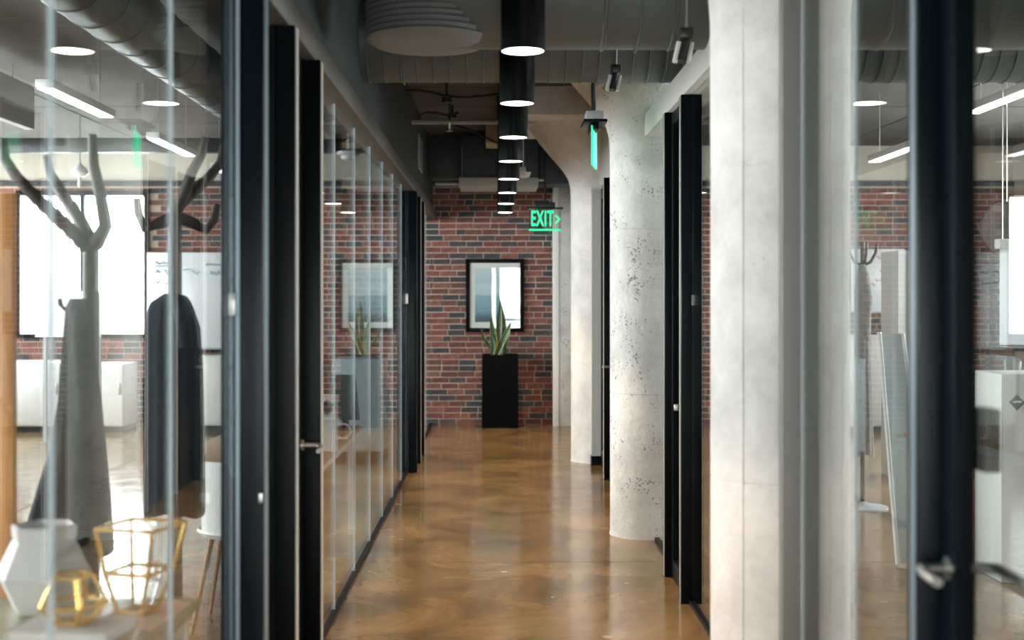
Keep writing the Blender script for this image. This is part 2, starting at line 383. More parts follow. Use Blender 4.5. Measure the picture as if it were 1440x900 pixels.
# outer walls with window openings
def outer_wall(name, x0, x1, wins, wn):
    bm = bmesh.new()
    bx(bm, (x0, YB-.2, 0), (x1, YE+.3, WZ[0])); bx(bm, (x0, YB-.2, WZ[1]), (x1, YE+.3, CZ))
    edges = [YB-.2] + [v for ab in wins for v in ab] + [YE+.3]
    for k in range(0, len(edges), 2): bx(bm, (x0, edges[k], WZ[0]), (x1, edges[k+1], WZ[1]))
    struct(obj(name, bm, 'plaster'))
    xm = (x0+x1)/2
    for a, b in wins:
        wn[0] += 1
        e = sempty('window_%d' % wn[0], (xm, (a+b)/2, WZ[0]))
        bm = bmesh.new(); t = .05
        bx(bm, (xm-.03, a, WZ[0]), (xm+.03, b, WZ[0]+t)); bx(bm, (xm-.03, a, WZ[1]-t), (xm+.03, b, WZ[1]))
        for q in (a, (2*a+b)/3-t/2, (a+2*b)/3-t/2, b-t): bx(bm, (xm-.03, q, WZ[0]+t), (xm+.03, q+t, WZ[1]-t))
        obj('window_frame', bm, 'black', e)
        for k in range(3):
            q0 = a+(b-a)*k/3+.03; q1 = a+(b-a)*(k+1)/3-.03
            box('pane', 'glass', (xm-.004, q0, WZ[0]+.04), (xm+.004, q1, WZ[1]-.04), e)
WN = [0]
outer_wall('wall_left', LX-.2, LX, WIN_L, WN)
outer_wall('wall_right', RX, RX+.2, WIN_R, WN)
bm = bmesh.new(); BA, BB, BZ = -.14, .98, 2.5
bx(bm, (LX, YB-.2, 0), (BA, YB, CZ)); bx(bm, (BB, YB-.2, 0), (RX, YB, CZ)); bx(bm, (BA, YB-.2, BZ), (BB, YB, CZ))
struct(obj('wall_back', bm, 'plaster'))
e = sempty('door_6', ((BA+BB)/2, YB-.1, 0))
bm = bmesh.new()
for q0, q1 in ((BA, BA+.04), (.0, .12), (BB-.06, BB)): bx(bm, (q0, YB-.14, 0), (q1, YB-.08, BZ))
bx(bm, (BA, YB-.14, 0), (BB, YB-.08, .12)); bx(bm, (BA, YB-.14, BZ-.06), (BB, YB-.08, BZ)); bx(bm, (.12, YB-.14, 1.0), (BB, YB-.08, 1.05))
obj('leaf_frame', bm, 'black', e)
box('pane', 'glass', (.12, YB-.115, .12), (BB-.06, YB-.107, BZ-.06), e); box('pane', 'glass', (BA+.04, YB-.115, .12), (0, YB-.107, BZ-.06), e)

# ---- brick end wall
win_hole = (X(30, YE), X(204, YE), 1.15, 2.91)
bm = bmesh.new(); a, b, c, d = win_hole; ym = YE-.012
bx(bm, (LX, ym, 0), (a, YE+.3, 3.03)); bx(bm, (b, ym, 0), (RX, YE+.3, 3.03)); bx(bm, (a, ym, 0), (b, YE+.3, c)); bx(bm, (a, ym, d), (b, YE+.3, 3.03))
END = struct(obj('wall_end', bm, 'mortar', org=(0, YE, 0)))
struct(box('trim_1', 'steel_dark', (LX, YE-.01, 3.03), (RX, YE+.05, 3.10)))
struct(box('wall_end_upper', 'beige', (LX, YE+.02, 3.10), (RX, YE+.3, CZ)))
BW, BH, MJ = .205, .0625, .0128
def brick_mesh(wd):
    bm = bmesh.new(); bx(bm, (-wd/2, -.02, 0), (wd/2, .03, BH), .004)
    me = bpy.data.meshes.new('brick'); bmesh.ops.recalc_face_normals(bm, faces=bm.faces); bm.to_mesh(me); bm.free(); me.materials.append(M['brick']); return me
full, half = brick_mesh(BW), brick_mesh((BW-MJ)/2)
rest = bmesh.new(); rest_t = []
cands = []
row = 0; z = .004
while z+BH < 3.03:
    x = LX + (0 if row % 2 else -(BW+MJ)/2) + random.uniform(-.02, .02)
    x += random.choice([0, 0, .03])
    while x < RX:
        header = random.random() < .13
        wd = (BW-MJ)/2 if header else BW
        cx = x+wd/2
        if not (win_hole[0]-.1 < cx < win_hole[1]+.1 and win_hole[2]-.05 < z < win_hole[3]) and x > LX and x+wd < RX:
            cands.append((cx, z, header, wd))
        x += wd+MJ
    z += BH+MJ; row += 1
corr = [c for c in cands if -.90 < c[0] < .66]
corr.sort(key=lambda c: (c[1] < .03, abs(c[1]-1.6)))
pick = set(corr[:300])
for c in cands:
    if c in pick:
        o = bpy.data.objects.new('brick', half if c[2] else full); COL.objects.link(o)
        o.parent = END; o.location = Vector((c[0], YE+random.uniform(-.004, .004), c[1]+random.uniform(-.001, .001)))-origin(END)
    else:
        n0 = len(rest.verts); dy = random.uniform(-.004, .004)
        bx(rest, (c[0]-c[3]/2, YE-.02+dy, c[1]), (c[0]+c[3]/2, YE+.03, c[1]+BH)); rest_t.append(random.random())
bmesh.ops.recalc_face_normals(rest, faces=rest.faces)
bmesh.ops.translate(rest, vec=-origin(END), verts=rest.verts)
me = bpy.data.meshes.new('brickwork'); rest.to_mesh(me); rest.free(); me.materials.append(M['brick'])
at = me.attributes.new('brick_tone', 'FLOAT', 'POINT'); at.data.foreach_set('value', [t for t in rest_t for _ in range(8)])
o = bpy.data.objects.new('brickwork', me); COL.objects.link(o); o.parent = END; o['kind'] = 'stuff'
# window in the brick end wall of the left room: bright glazing frame in front
e = sempty('window_20', ((win_hole[0]+win_hole[1])/2, YE-.02, win_hole[2]))
bm = bmesh.new(); a, b, c, d = win_hole
bx(bm, (a-.05, YE-.06, c-.05), (b+.05, YE+.0, c)); bx(bm, (a-.05, YE-.06, d), (b+.05, YE, d+.06))
for q in (a-.05, (a+b)/2-.02, b): bx(bm, (q, YE-.06, c), (q+.05, YE, d))
obj('window_frame', bm, 'black', e)
for q0, q1 in ((a, (a+b)/2-.02), ((a+b)/2+.03, b)): box('pane', 'glass', (q0, YE-.03, c), (q1, YE-.022, d), e)
for k in range(7):
    q = a+(b-a)*(k+.5)/14
    box('blind_slat', 'white', (q-.036, YE-.085+.008*(k % 2), c), (q+.036, YE-.078+.008*(k % 2), d), e)

# ---- glazed partitions of the corridor
HL, HR = 2.59, 2.67
def glazing(n, side, y0, y1, seams, zt, gx=None, track=True):
    gx = gx or (GL if side < 0 else GR)
    e = sempty('window_%d' % n, (gx, (y0+y1)/2, 0))
    cuts = [y0]+seams+[y1]
    for a, b in zip(cuts, cuts[1:]):
        box('pane', 'glass', (gx-.004, a+.0032, .02), (gx+.004, b-.0032, zt), e)
    for s in seams: box('seam', 'seam', (gx-.0045, s-.003, .02), (gx+.0045, s+.003, zt), e)
    if track: box('bottom_track', 'track', (gx-(.012 if side < 0 else .018), y0, 0), (gx+(.018 if side < 0 else .012), y1, .022), e)
    return e
glazing(9, -1, -2.4, 3.995, [-1.1, -.25, .62, 1.49, 2.36, 3.23], HL)
glazing(10, -1, 5.40, 11.75, [6.5, 7.42, 8.33, 9.25, 10.17, 11.1], HL)
glazing(11, -1, 13.15, 16.27, [14.1, 15.1], HL)
glazing(12, 1, -2.4, 1.93, [-1.0, .4], HR)
glazing(13, 1, 2.99, 4.29, [3.66], HR)
glazing(14, 1, 4.86, 6.69, [5.8], HR)
glazing(15, 1, 7.46, 8.47, [], HR, 1.07)
glazing(16, 1, 8.98, 9.52, [], HR)
# head rail and wall above, left
bm = bmesh.new(); bx(bm, (-.90, YB, HL), (-.745, YE-.03, HL+.13), .03); struct(obj('trim_2', bm, 'lip'))
struct(box('wall_corridor_left', 'soffit', (-.96, YB, HL+.13), (-.80, YE-.02, CZ)))
# head rail right, wall above between the two farther columns
struct(box('trim_3', 'light_grey', (.985, YB, HR), (1.16, 8.6, HR+.15), bev=.006))
struct(box('wall_corridor_right', 'light_grey', (1.0, 9.0, HR), (1.16, 12.45, CZ), bev=.004))
struct(box('wall_corridor_return', 'light_grey', (X(832, 12.3), 12.28, .09), (1.2, 12.42, HR)))
struct(box('baseboard_right', 'black', (X(832, 12.3)-.004, 12.27, 0), (1.2, 12.43, .09)))
struct(box('wall_corridor_far_right', 'light_grey', (1.05, 13.0, 0), (1.2, YE-.3, CZ)))

# ---- door sets: three slim black posts, glazed side light and a leaf with a lever
def post(e, side, y, zt, m='black', w=(.86, .727), em='edge', dy=.095, sheen_w=.05):
    if side < 0: x0, x1 = -w[0], -w[1]
    else: x0, x1 = w[1], w[0]
    p = box('post', m, (x0, y, 0), (x1, y+dy, zt), e, bev=.004)
    xe = x1 if side < 0 else x0
    box('edge_sheen', em, (xe-.002 if side < 0 else xe-.004, y+.018, .004), (xe+.004 if side < 0 else xe+.002, y+.018+sheen_w, zt-.004), p)  # pale strip paints the gloss reflection on the corridor-facing side
    # rebate line on the front face; blue-grey where a highlight is painted in
    xm = (x0+x1)/2+.012*side
    box('rebate_glint', 'sheen_blue' if em == 'sheen_blue' else m, (xm-.006, y-.006, .004), (xm+.006, y+.004, zt-.004), p)
    return p
def leaf(e, side, y0, y1, zt, m='black', st=.07, handle=None):
    gx = GL if side < 0 else GR
    t = .022
    bm = bmesh.new()
    bx(bm, (gx-t, y0, .01), (gx+t, y0+st, zt)); bx(bm, (gx-t, y1-st, .01), (gx+t, y1, zt))
    bx(bm, (gx-t, y0+st, .01), (gx+t, y1-st, .01+st*1.5)); bx(bm, (gx-t, y0+st, zt-st), (gx+t, y1-st, zt))
    f = obj('leaf_frame', bm, m, e)
    box('pane', 'glass', (gx-.004, y0+st-.01, .1), (gx+.004, y1-st+.01, zt-st+.01), f)
    return f
def lever(e, side, x, y, z, length, dirn, m='steel'):
    """lever handle: rose, neck standing off in x, grip along y"""
    f = bmesh.new()
    lathe(f, [(.026, 0), (.026, .008)], (x, y, z), 20, 'X') if side > 0 else lathe(f, [(.026, -.008), (.026, 0)], (x, y, z), 20, 'X')
    d = .06*side
    tube(f, [(x, y, z), (x+d*.7, y, z), (x+d, y+.012*dirn, z), (x+d*1.02, y+length*.5*dirn, z), (x+d, y+length*dirn, z-.003)], [.010, .010, .0105, .0105, .009], 12)
    return obj('handle', f, m, e)
def plate(e, x, y, z, h=.05, wd=.016):
    return box('latch_plate', 'steel', (x-wd/2, y-.010, z-h/2), (x+wd/2, y+.004, z+h/2), e, bev=.002)

d1 = sempty('door_1', (GL, 4.6, 0))
post(d1, -1, 4.0, HL, 'navy_frame', em='sheen_blue'); post(d1, -1, 4.63, HL); post(d1, -1, 5.30, HL)
box('pane', 'glass', (GL-.004, 4.1, .02), (GL+.004, 4.62, HL), d1)
box('threshold', 'track', (GL-.02, 4.1, 0), (GL+.03, 5.3, .02), d1)
lf = leaf(d1, -1, 4.73, 5.295, HL-.01)
bm = bmesh.new()
lathe(bm, [(.024, 0), (.024, .01)], (GL+.022, 5.25, 1.0), 20, 'X')
tube(bm, [(GL+.03, 5.25, 1.0), (GL+.075, 5.25, 1.0), (GL+.10, 5.24, .998), (GL+.112, 5.20, .995), (GL+.114, 5.10, .992)], [.011, .011, .012, .012, .010], 12)
obj('handle', bm, 'steel', lf)
plate(d1, X(327, 4.0), 3.999, Z(428, 4.0), .07, .018)
plate(d1, X(367, 4.0), 3.999, Z(700, 4.0), .03, .012)
d2 = sempty('door_2', (GL, 12.4, 0))
post(d2, -1, 11.76, HL, 'navy_frame', em='black'); post(d2, -1, 12.40, HL); post(d2, -1, 13.05, HL)
box('pane', 'glass', (GL-.004, 11.86, .02), (GL+.004, 12.39, HL), d2)
leaf(d2, -1, 12.5, 13.04, HL-.01)
plate(d2, X(573, 11.76), 11.755, Z(420, 11.76), .09, .014)
# far-right door between columns (black, closed)
d3 = sempty('door_3', (GR, 11.6, 0))
post(d3, 1, 11.3, HR, 'black', w=(1.10, .958)); leaf(d3, 1, 11.40, 12.27, HR-.02, st=.1)
bm = bmesh.new(); tube(bm, [(.99, 11.32, 1.0), (.955, 11.29, 1.0), (.948, 11.26, 1.0)], .012, 10); tube(bm, [(.948, 11.26, 1.0), (1.03, 11.262, 1.0)], .012, 10)
obj('handle', bm, 'steel', d3)
# pair of solid black leaves between the two farther columns
d7 = sempty('door_7', (GR, 10.4, 0))
post(d7, 1, 9.53, HR, 'black', w=(1.10, .972), sheen_w=.03)
post(d7, 1, 10.40, HR, 'black', w=(1.10, .972), sheen_w=.06)
for y0, y1 in ((9.63, 10.39), (10.51, 11.29)):
    q = box('leaf_panel', 'navy_frame', (GR-.022, y0, .01), (GR+.022, y1, HR-.01), d7, bev=.004)
    box('stile', 'black', (GR-.03, y0, .01), (GR-.022, y0+.08, HR-.01), q, bev=.002)
    box('stile', 'black', (GR-.03, y1-.08, .01), (GR-.022, y1, HR-.01), q, bev=.002)
# right door set near the first column
d4 = sempty('door_4', (GR, 7.0, 0))
post(d4, 1, 6.70, HR, 'navy_frame', w=(1.082, .972), sheen_w=.022); post(d4, 1, 7.35, HR, w=(1.082, .972), sheen_w=.022)
leaf(d4, 1, 6.80, 7.345, HR-.01)
plate(d4, X(974, 6.7), 6.699, Z(422, 6.7), .055, .012)
bm = bmesh.new(); bx(bm, (.955, 6.84, 1.0), (1.0, 6.87, 1.035), .006); obj('latch', bm, 'steel', d4)
# near right door (frame post and open glazed leaf with levers on both faces)
d5 = sempty('door_5', (GR, 2.45, 0))
post(d5, 1, 2.90, HR, 'navy_frame', w=(1.085, .957), em='sheen_blue', dy=.08, sheen_w=.02)
post(d5, 1, 1.94, HR, 'navy_frame', w=(1.085, .957), dy=.08)
lf5 = leaf(d5, 1, 2.03, 2.895, HR-.01, 'navy_frame', st=.085)
for s in (-1, 1):
    bm = bmesh.new(); xx = GR+.022*s
    lathe(bm, [(.026, -.004), (.026, .006)], (xx, 2.85, 1.0), 20, 'X')
    tube(bm, [(xx, 2.85, 1.0), (xx+.045*s, 2.85, 1.0), (xx+.062*s, 2.842, 1.0), (xx+.068*s, 2.80, .999), (xx+.068*s, 2.72, .997)], [.011, .011, .012, .0125, .011], 12)
    obj('handle', bm, 'steel' if s < 0 else 'steel_dark', lf5)
box('hinge', 'black', (GR+.03, 2.78, 1.22), (GR+.07, 2.86, 1.36), lf5, bev=.006)
# warm grey post where the glass meets the first column
bm = bmesh.new(); bx(bm, (.962, 4.295, 0), (1.084, 4.345, HR), .004); tr = struct(obj('trim_4', bm, 'grey_post'))
box('glass_channel', 'seam', (GR-.005, 4.288, .02), (GR+.005, 4.296, HR), tr)

# ---- concrete columns
CR = .245
CAP = [(CR+.002, 2.60), (.253, 2.69), (.272, 2.77), (.312, 2.84), (.375, 2.92), (.455, 3.01), (.545, 3.12), (.635, 3.24), (.68, 3.29)]
def column(x, y, label, m):
    t = thing('round_column', label, 'column', (x, y, 0), 'round concrete columns along the right of the corridor')
    prof = [(CR+.005, 0), (CR, .02), (CR, .955), (CR-.0035, .958), (CR-.0035, .962), (CR, .965), (CR, 2.06), (CR-.003, 2.063), (CR-.003, 2.067), (CR, 2.07), (CR+.001, 2.42), (CR+.002, 2.60)]
    lat('shaft', m, prof, (x, y, 0), t, 64, ang=.5)
    lat('capital', m, CAP, (x, y, 0), t, 64, ang=.5)
    box('drop_panel', m, (x-.9, y-.9, 3.29), (x+.9, y+.9, CZ), t)
    return t
CX = 1.02
c1 = column(CX, 4.60, 'smooth pale concrete column nearest the camera, beside the near right glass', 'concrete_smooth')
for ang in (-2.32, -1.02):
    cx, cy = CX+(CR-.0005)*math.cos(ang), 4.60+(CR-.0005)*math.sin(ang)
    pipe('form_seam', 'concrete_smooth', [(cx, cy, .0), (cx, cy, 1.2), (cx, cy, 2.6)], .0045, c1, 6)
column(CX+.005, 8.72, 'pitted rough concrete column in sharp focus beside the black door posts', 'concrete')
column(CX-.03, 12.65, 'farthest white concrete column with flared top, before the brick wall', 'concrete_smooth')
# pilaster at the brick wall
t = thing('concrete_pilaster', 'flat grey concrete pilaster closing the right edge of the brick wall', 'pilaster', (1.0, 16.1, 0))
box('shaft', 'concrete', (.72, 16.0, 0), (1.04, YE-.03, 3.02), t, bev=.01)
box('corner_strip', 'plaster', (.715, 15.985, 0), (.79, 16.02, 3.02), t, bev=.004)

# ================================================================ CEILING THINGS
# spiral ducts
t = thing('spiral_duct', 'grey round spiral duct with close seams crossing behind the second lamp', 'duct', (0, 7.72, 2.9))
lat('duct_body', 'duct', [(.25, -1.55), (.25, 5.6)], (0, 7.72, 3.155), t, 48, 'X')
for k in range(44):
    x = -.76+k*.098
    lat('duct_seam', 'duct', [(.249, -.006), (.2545, -.003), (.2545, .003), (.249, .006)], (x, 7.72, 3.155), t, 48, 'X')
for x in (-.55, 1.35):
    bm = bmesh.new(); tube(bm, [(x, 7.72+.27*math.cos(a), 3.155+.262*math.sin(a)) for a in [PI*(.0+1.0*i/16)+PI for i in range(17)]], .005, 6)
    tube(bm, [(x, 7.45, 3.155), (x, 7.45, CZ)], .006, 6); tube(bm, [(x, 7.99, 3.155), (x, 7.99, CZ)], .006, 6)
    obj('hanger_strap', bm, 'duct', t)
t = thing('large_duct', 'large grey duct with ribbed rounded boot behind the nearest lamp', 'duct', (0, 6.02, 2.76))
lat('duct_body', 'duct', [(.299, -.30), (.30, .2), (.30, .3), (.30, 3.5)], (0, 6.02, 3.075), t, 48, 'X')
prof = [(.02, 2.775), (.19, 2.778), (.255, 2.788), (.278, 2.803)]
z = 2.805
while z < 3.5:
    prof += [(.290, z+.006), (.297, z+.013), (.290, z+.02), (.284, z+.025)]; z += .027
lat('flexible_boot', 'duct_flex', prof, (-.315, 6.02, 0), t, 48, ang=1.2)
for x in (.50, .82, 1.10, 1.4, 1.8, 2.3):
    lat('duct_seam', 'duct', [(.299, -.012), (.307, -.006), (.307, .006), (.299, .012)], (x, 6.02, 3.075), t, 48, 'X')
for x in (.66,):
    bm = bmesh.new(); tube(bm, [(x, 6.02+.318*math.cos(a), 3.075+.312*math.sin(a)) for a in [PI+PI*i/16 for i in range(17)]], .005, 6)
    tube(bm, [(x, 5.70, 3.075), (x, 5.70, CZ)], .006, 6); obj('hanger_strap', bm, 'duct', t)

# pendant tube lamps in a row
LAMPX = .112
names = ['out of view']
ord_ = ['first', 'second', 'third', 'fourth', 'fifth', 'sixth', 'seventh', 'eighth']
def lamp(y, label):
    t = thing('pendant_lamp', label, 'lamp', (LAMPX, y, 2.62), 'black tube pendants along the corridor')
    r = .093
    lat('tube', 'lamp_black', [(r-.006, 2.628), (r-.006, 2.62), (r, 2.62), (r, 3.36), (r-.01, 3.37), (.01, 3.37)], (LAMPX, y, 0), t, 40)
    lat('glow_disc', 'glow', [(.005, 2.6215), (r-.007, 2.6215), (r-.007, 2.6275), (.005, 2.6275)], (LAMPX, y, 0), t, 40)
    lat('canopy', 'black', [(.05, 3.525), (.05, 3.545), (.012, 3.545)], (LAMPX, y, 0), t, 24)
    pipe('stem', 'black', [(LAMPX, y, 3.36), (LAMPX, y, 3.535)], .010, t, 10)
    l = bpy.data.lights.new('lamp_light', 'SPOT'); l.energy = 140; l.color = (1.0, .66, .34); l.spot_size = math.radians(67); l.spot_blend = .35; l.shadow_soft_size = .07
    lo = bpy.data.objects.new('lamp_light', l); COL.objects.link(lo); lo.parent = t; lo.location = (0, 0, -.012)
    return t
lamp(3.86, 'black tube pendant lamp just above the top of the picture, nearest of the row')
for k in range(8):
    y = 5.28+1.415*k
    lab = ['largest black tube pendant lamp cut by the top edge of the picture', 'black tube pendant lamp second in the row, before the spiral duct',
           'black tube pendant lamp third in the row, just below the spiral duct', 'black tube pendant lamp fourth in the corridor row',
           'black tube pendant lamp fifth in the corridor row', 'black tube pendant lamp sixth in the row, before the brick wall',
           'black tube pendant lamp seventh in the row, last but one before the bricks', 'smallest black tube pendant lamp, last in the row before the brick wall'][k]
    lamp(y, lab)

# exit signs
def exit_box(t, x, y, z, wd, dp):
    box('housing', 'steel_dark', (x-wd/2*.62, y-dp/2*.8, z+.015), (x+wd/2*.62, y+dp/2*.8, z+.075), t, bev=.006)
    box('plate', 'black', (x-wd/2*1.12, y-dp/2, z), (x+wd/2*1.12, y+dp/2, z+.016), t, bev=.003)
    pipe('stem', 'steel_dark', [(x, y, z+.07), (x, y, CZ-.008)], .011, t, 10)
def text_mesh(name, body, size, m, parent, loc, rot, ext=.003, sx=1.0):
    cu = bpy.data.curves.new(name, 'FONT'); cu.body = body; cu.size = size; cu.extrude = ext; cu.align_x = 'CENTER'; cu.align_y = 'CENTER'; cu.offset = size*.016; cu.space_character = 1.12
    tmp = bpy.data.objects.new('tmp', cu); COL.objects.link(tmp); dg = bpy.context.evaluated_depsgraph_get(); dg.update()
    me = bpy.data.meshes.new_from_object(tmp.evaluated_get(dg)); bpy.data.objects.remove(tmp); bpy.data.curves.remove(cu)
    me.materials.clear(); me.materials.append(M[m]); me.name = name
    o = bpy.data.objects.new(name, me); COL.objects.link(o); o.parent = parent; o.location = Vector(loc)-origin(parent); o.rotation_euler = rot; o.scale = (sx, 1, 1)
    return o
y2 = 14.6; xa, xb = X(744, y2), X(789, y2); za, zb = Z(324, y2), Z(294, y2); xc = (xa+xb)/2
t = thing('exit_sign', 'green lit EXIT sign hanging face-on before the brick wall', 'exit sign', (xc, y2, za), 'hanging exit signs')
exit_box(t, xc, y2, zb, xb-xa, .12)
sp = box('acrylic_panel', 'exit_glass', (xa, y2-.005, za), (xb, y2+.005, zb), t)
box('lit_edge', 'exit_dim', (xa, y2-.006, za-.004), (xb, y2+.006, za+.016), t, bev=.002)
text_mesh('exit_lettering', 'EXIT', .245, 'exit', t, (xc-.034, y2-.008, (za+zb)/2+.006), (PI/2, 0, 0), sx=.47)
bm = bmesh.new(); tube(bm, [(xb-.062, y2-.009, (za+zb)/2+.052), (xb-.018, y2-.009, (za+zb)/2+.006), (xb-.062, y2-.009, (za+zb)/2-.04)], .009, 6); obj('chevron', bm, 'exit', t)
y1 = 8.05; xs_ = X(834.5, y1); za, zb = Z(235, y1), Z(176, y1)
t = thing('exit_sign', 'green lit exit sign seen edge-on on a stem before the rough column', 'exit sign', (xs_, y1, za), 'hanging exit signs')
box('housing', 'unit_base', (xs_-.052, y1-.10, zb+.018), (xs_+.056, y1+.10, zb+.078), t, bev=.006)
box('plate', 'black', (xs_-.07, y1-.16, zb), (xs_+.075, y1+.16, zb+.018), t, bev=.003)
pipe('stem', 'steel_dark', [(xs_, y1, zb+.07), (xs_, y1, CZ-.008)], .014, t, 10)
box('lamp_clip', 'black', (xs_-.022, y1-.15, zb-.045), (xs_+.022, y1+.15, zb), t, bev=.003)
bm = bmesh.new(); prism(bm, [(xs_-.026, y1-.15), (xs_-.014, y1-.15), (xs_+.034, y1+.15), (xs_+.022, y1+.15)], za, zb-.02, 'XY'); obj('acrylic_panel', bm, 'exit_dim', t)

# spotlights on the header
def spot(x, y, z, label, zt):
    t = thing('spotlight', label, 'spotlight', (x, y, z), 'small spotlights near the right header')
    bm = bmesh.new()
    tube(bm, [(x+.004, y, z+.05), (x-.018, y-.02, z-.055)], [.022, .024], 16); obj('barrel', bm, 'steel_dark', t)
    bm = bmesh.new(); tube(bm, [(x-.024, y-.016, z+.03), (x-.045, y-.03, z-.06)], [.012, .012], 8); tube(bm, [(x+.034, y, z+.03), (x+.014, y-.03, z-.06)], [.010, .010], 8); obj('yoke', bm, 'white', t)
    box('driver', 'steel_dark', (x-.02, y-.04, z+.045), (x+.035, y+.04, z+.09), t, bev=.004)
    pipe('stem', 'steel', [(x+.01, y, z+.08), (x+.01, y, zt)], .006, t, 8)
    return t
spot(X(864, 7.35), 7.35, Z(114, 7.35), 'small spotlight hanging just below the spiral duct by the rough column', CZ-.008)
spot(X(962, 5.55), 5.55, Z(70, 5.55), 'small spotlight above the right header beside the nearest column', CZ-.008)

# far end: unit, bulkhead, detector, pipes and cables
t = thing('ceiling_unit', 'dark blue-grey ceiling unit with pale base before the brick wall', 'ventilation unit', (.05, 14.95, 2.93))
box('body', 'unit', (X(650, 14.8), 14.8, 3.0), (X(757, 14.8), 15.5, 3.48), t, bev=.008)
box('base_panel', 'unit_base', (X(645, 14.75), 14.75, Z(262, 14.75)), (X(757, 14.75), 15.52, 3.0), t, bev=.01)
bm = bmesh.new(); tube(bm, [(X(612, 14.9), 14.9, 2.935), (X(648, 14.9), 14.9, 2.935)], .018, 10); obj('pipe_stub', bm, 'unit_base', t); bm = bmesh.new(); tube(bm, [(X(757, 14.9), 14.9, 2.98), (X(768, 14.9), 14.9, 2.98)], .015, 10); obj('pipe_stub', bm, 'unit_base', t)
tag(box('steel_bulkhead', 'unit', (-.80, 15.3, 3.06), (X(648, 15.3), 15.6, 3.545), bev=.004), 'dark bulkhead at the far left corner above the brick wall', 'bulkhead')
bm = bmesh.new(); bx(bm, (X(757, 14.6)+.03, 15.2, 2.96), (1.0, 15.7, 3.5), .02); tag(obj('grey_duct_box', bm, 'unit'), 'dark rectangular duct between ceiling unit and far column', 'duct')
t = thing('smoke_detector', 'white smoke detector device beside the pendant row before the ceiling unit', 'detector', (X(738, 14.3), 14.3, 2.93))
xd = X(737, 14.3); zd = Z(250, 14.3)
lat('dome', 'white', [(.03, zd), (.06, zd+.012), (.075, zd+.05), (.078, zd+.06)], (xd, 14.3, 0), t, 24)
box('mount', 'white', (xd-.05, 14.26, zd+.062), (xd+.02, 14.34, zd+.12), t, bev=.005)
pipe('stem', 'white', [(xd-.01, 14.3, zd+.11), (xd-.01, 14.3, CZ-.008)], .008, t, 8)
yp = 12.2
bm = bmesh.new(); tube(bm, [(-.80, yp, Z(172, yp)), (.40, yp, Z(172, yp))], .022, 12); t = tag(obj('sprinkler_pipe', bm, 'grey_panel'), 'long grey pipe running across the corridor below the concrete ceiling', 'pipe')
for px in (632, 700, 790):
    xx = X(px, yp)
    if xx < .38: pipe('hanger_rod', 'steel_dark', [(xx, yp, Z(172, yp)), (xx, yp, CZ-.008)], .007, t, 6)
for px in (632,):
    xx = X(px, yp); lat('sprinkler_head', 'steel', [(.012, -.09), (.03, -.085), (.03, -.08), (.012, -.07), (.016, -.03), (.024, 0)], (xx, yp, Z(172, yp)), t, 12)
def cable(label, pts, r=.012, m='cable'):
    bm = bmesh.new(); tube(bm, pts, r, 8); return tag(obj('ceiling_cable', bm, m), label, 'cable')
ya = 11.4
cable('black cable looping under the concrete ceiling, nearest the spiral duct', [(X(px, ya), ya, min(CZ-.02, Z(py, ya))) for px, py in ((568, 127), (590, 127), (612, 131), (630, 136), (655, 137), (680, 135), (705, 132))])
yb = 12.9
cable('black cable drooping above the grey ceiling pipe at left', [(X(px, yb), yb, min(CZ-.02, Z(py, yb))) for px, py in ((586, 163), (600, 158), (615, 159), (632, 163), (645, 158))])
yc = 13.4
cable('black cable running from pipe toward the ceiling unit', [(X(px, yc), yc, min(CZ-.02, Z(py, yc))) for px, py in ((640, 176), (655, 181), (672, 188), (690, 197), (705, 204))])
for px, py, y in ((628, 137, 11.5), (636, 160, 12.85)):
    t = tag(lat('junction_box', 'steel_dark', [(.028, -.05), (.045, -.045), (.045, .0), (.02, .006), (.012, .02), (.012, CZ-.01-Z(py, y))], (X(px, y), y, Z(py, y)), None, 16),
            'small round junction box on the concrete ceiling ' + ('nearer the spiral duct' if y < 12 else 'above the grey pipe'), 'junction box', 'ceiling junction boxes')
tag(box('lined_duct_box', 'tan_box', (X(683, 14.0), 13.95, 3.30), (X(712, 14.0), 14.5, 3.545), bev=.006), 'tan lined duct box hanging behind the pendant row', 'duct')
# vent grilles
def vent(x, y0, y1, z0, z1, side, label):
    t = thing('wall_vent', label, 'vent', (x, (y0+y1)/2, z0), 'wall vents')
    box('frame', 'grey_panel', (x-.006, y0, z0), (x+.006, y1, z1), t, bev=.002)
    n = 9
    for k in range(n):
        z = z0+.02+(z1-z0-.04)*k/(n-1)
        box('slat', 'steel_dark', (x-.012*1 if side > 0 else x-.002, y0+.02, z-.008), (x+.002 if side > 0 else x+.012, y1-.02, z+.006), t)
vent(.994, 9.3, 9.75, 2.78, 3.12, 1, 'slatted wall vent above the header behind the edge-on exit sign')
vent(-.794, 13.2, 13.8, 2.95, 3.3, -1, 'slatted wall vent high on the dark left wall')

# ================================================================ END OF THE CORRIDOR
yf = YE-.05
fx0, fx1, fz0, fz1 = X(655, yf), X(737, yf), Z(467, yf), Z(364, yf)
t = thing('framed_picture', 'black framed seascape print with white mat on the brick wall', 'picture', ((fx0+fx1)/2, yf, fz0))
bm = bmesh.new(); fw = .052
for a, b in (((fx0, yf-.02, fz0), (fx0+fw, yf+.02, fz1)), ((fx1-fw, yf-.02, fz0), (fx1, yf+.02, fz1)), ((fx0+fw, yf-.02, fz0), (fx1-fw, yf+.02, fz0+fw)), ((fx0+fw, yf-.02, fz1-fw), (fx1-fw, yf+.02, fz1))): bx(bm, a, b, .003)
obj('frame', bm, 'black', t)
box('mat_board', 'mat_board', (fx0+fw-.005, yf+.002, fz0+fw-.005), (fx1-fw+.005, yf+.012, fz1-fw+.005), t)
box('print', 'print', (fx0+fw+.065, yf-.001, fz0+fw+.075), (fx1-fw-.075, yf+.003, fz1-fw-.065), t)
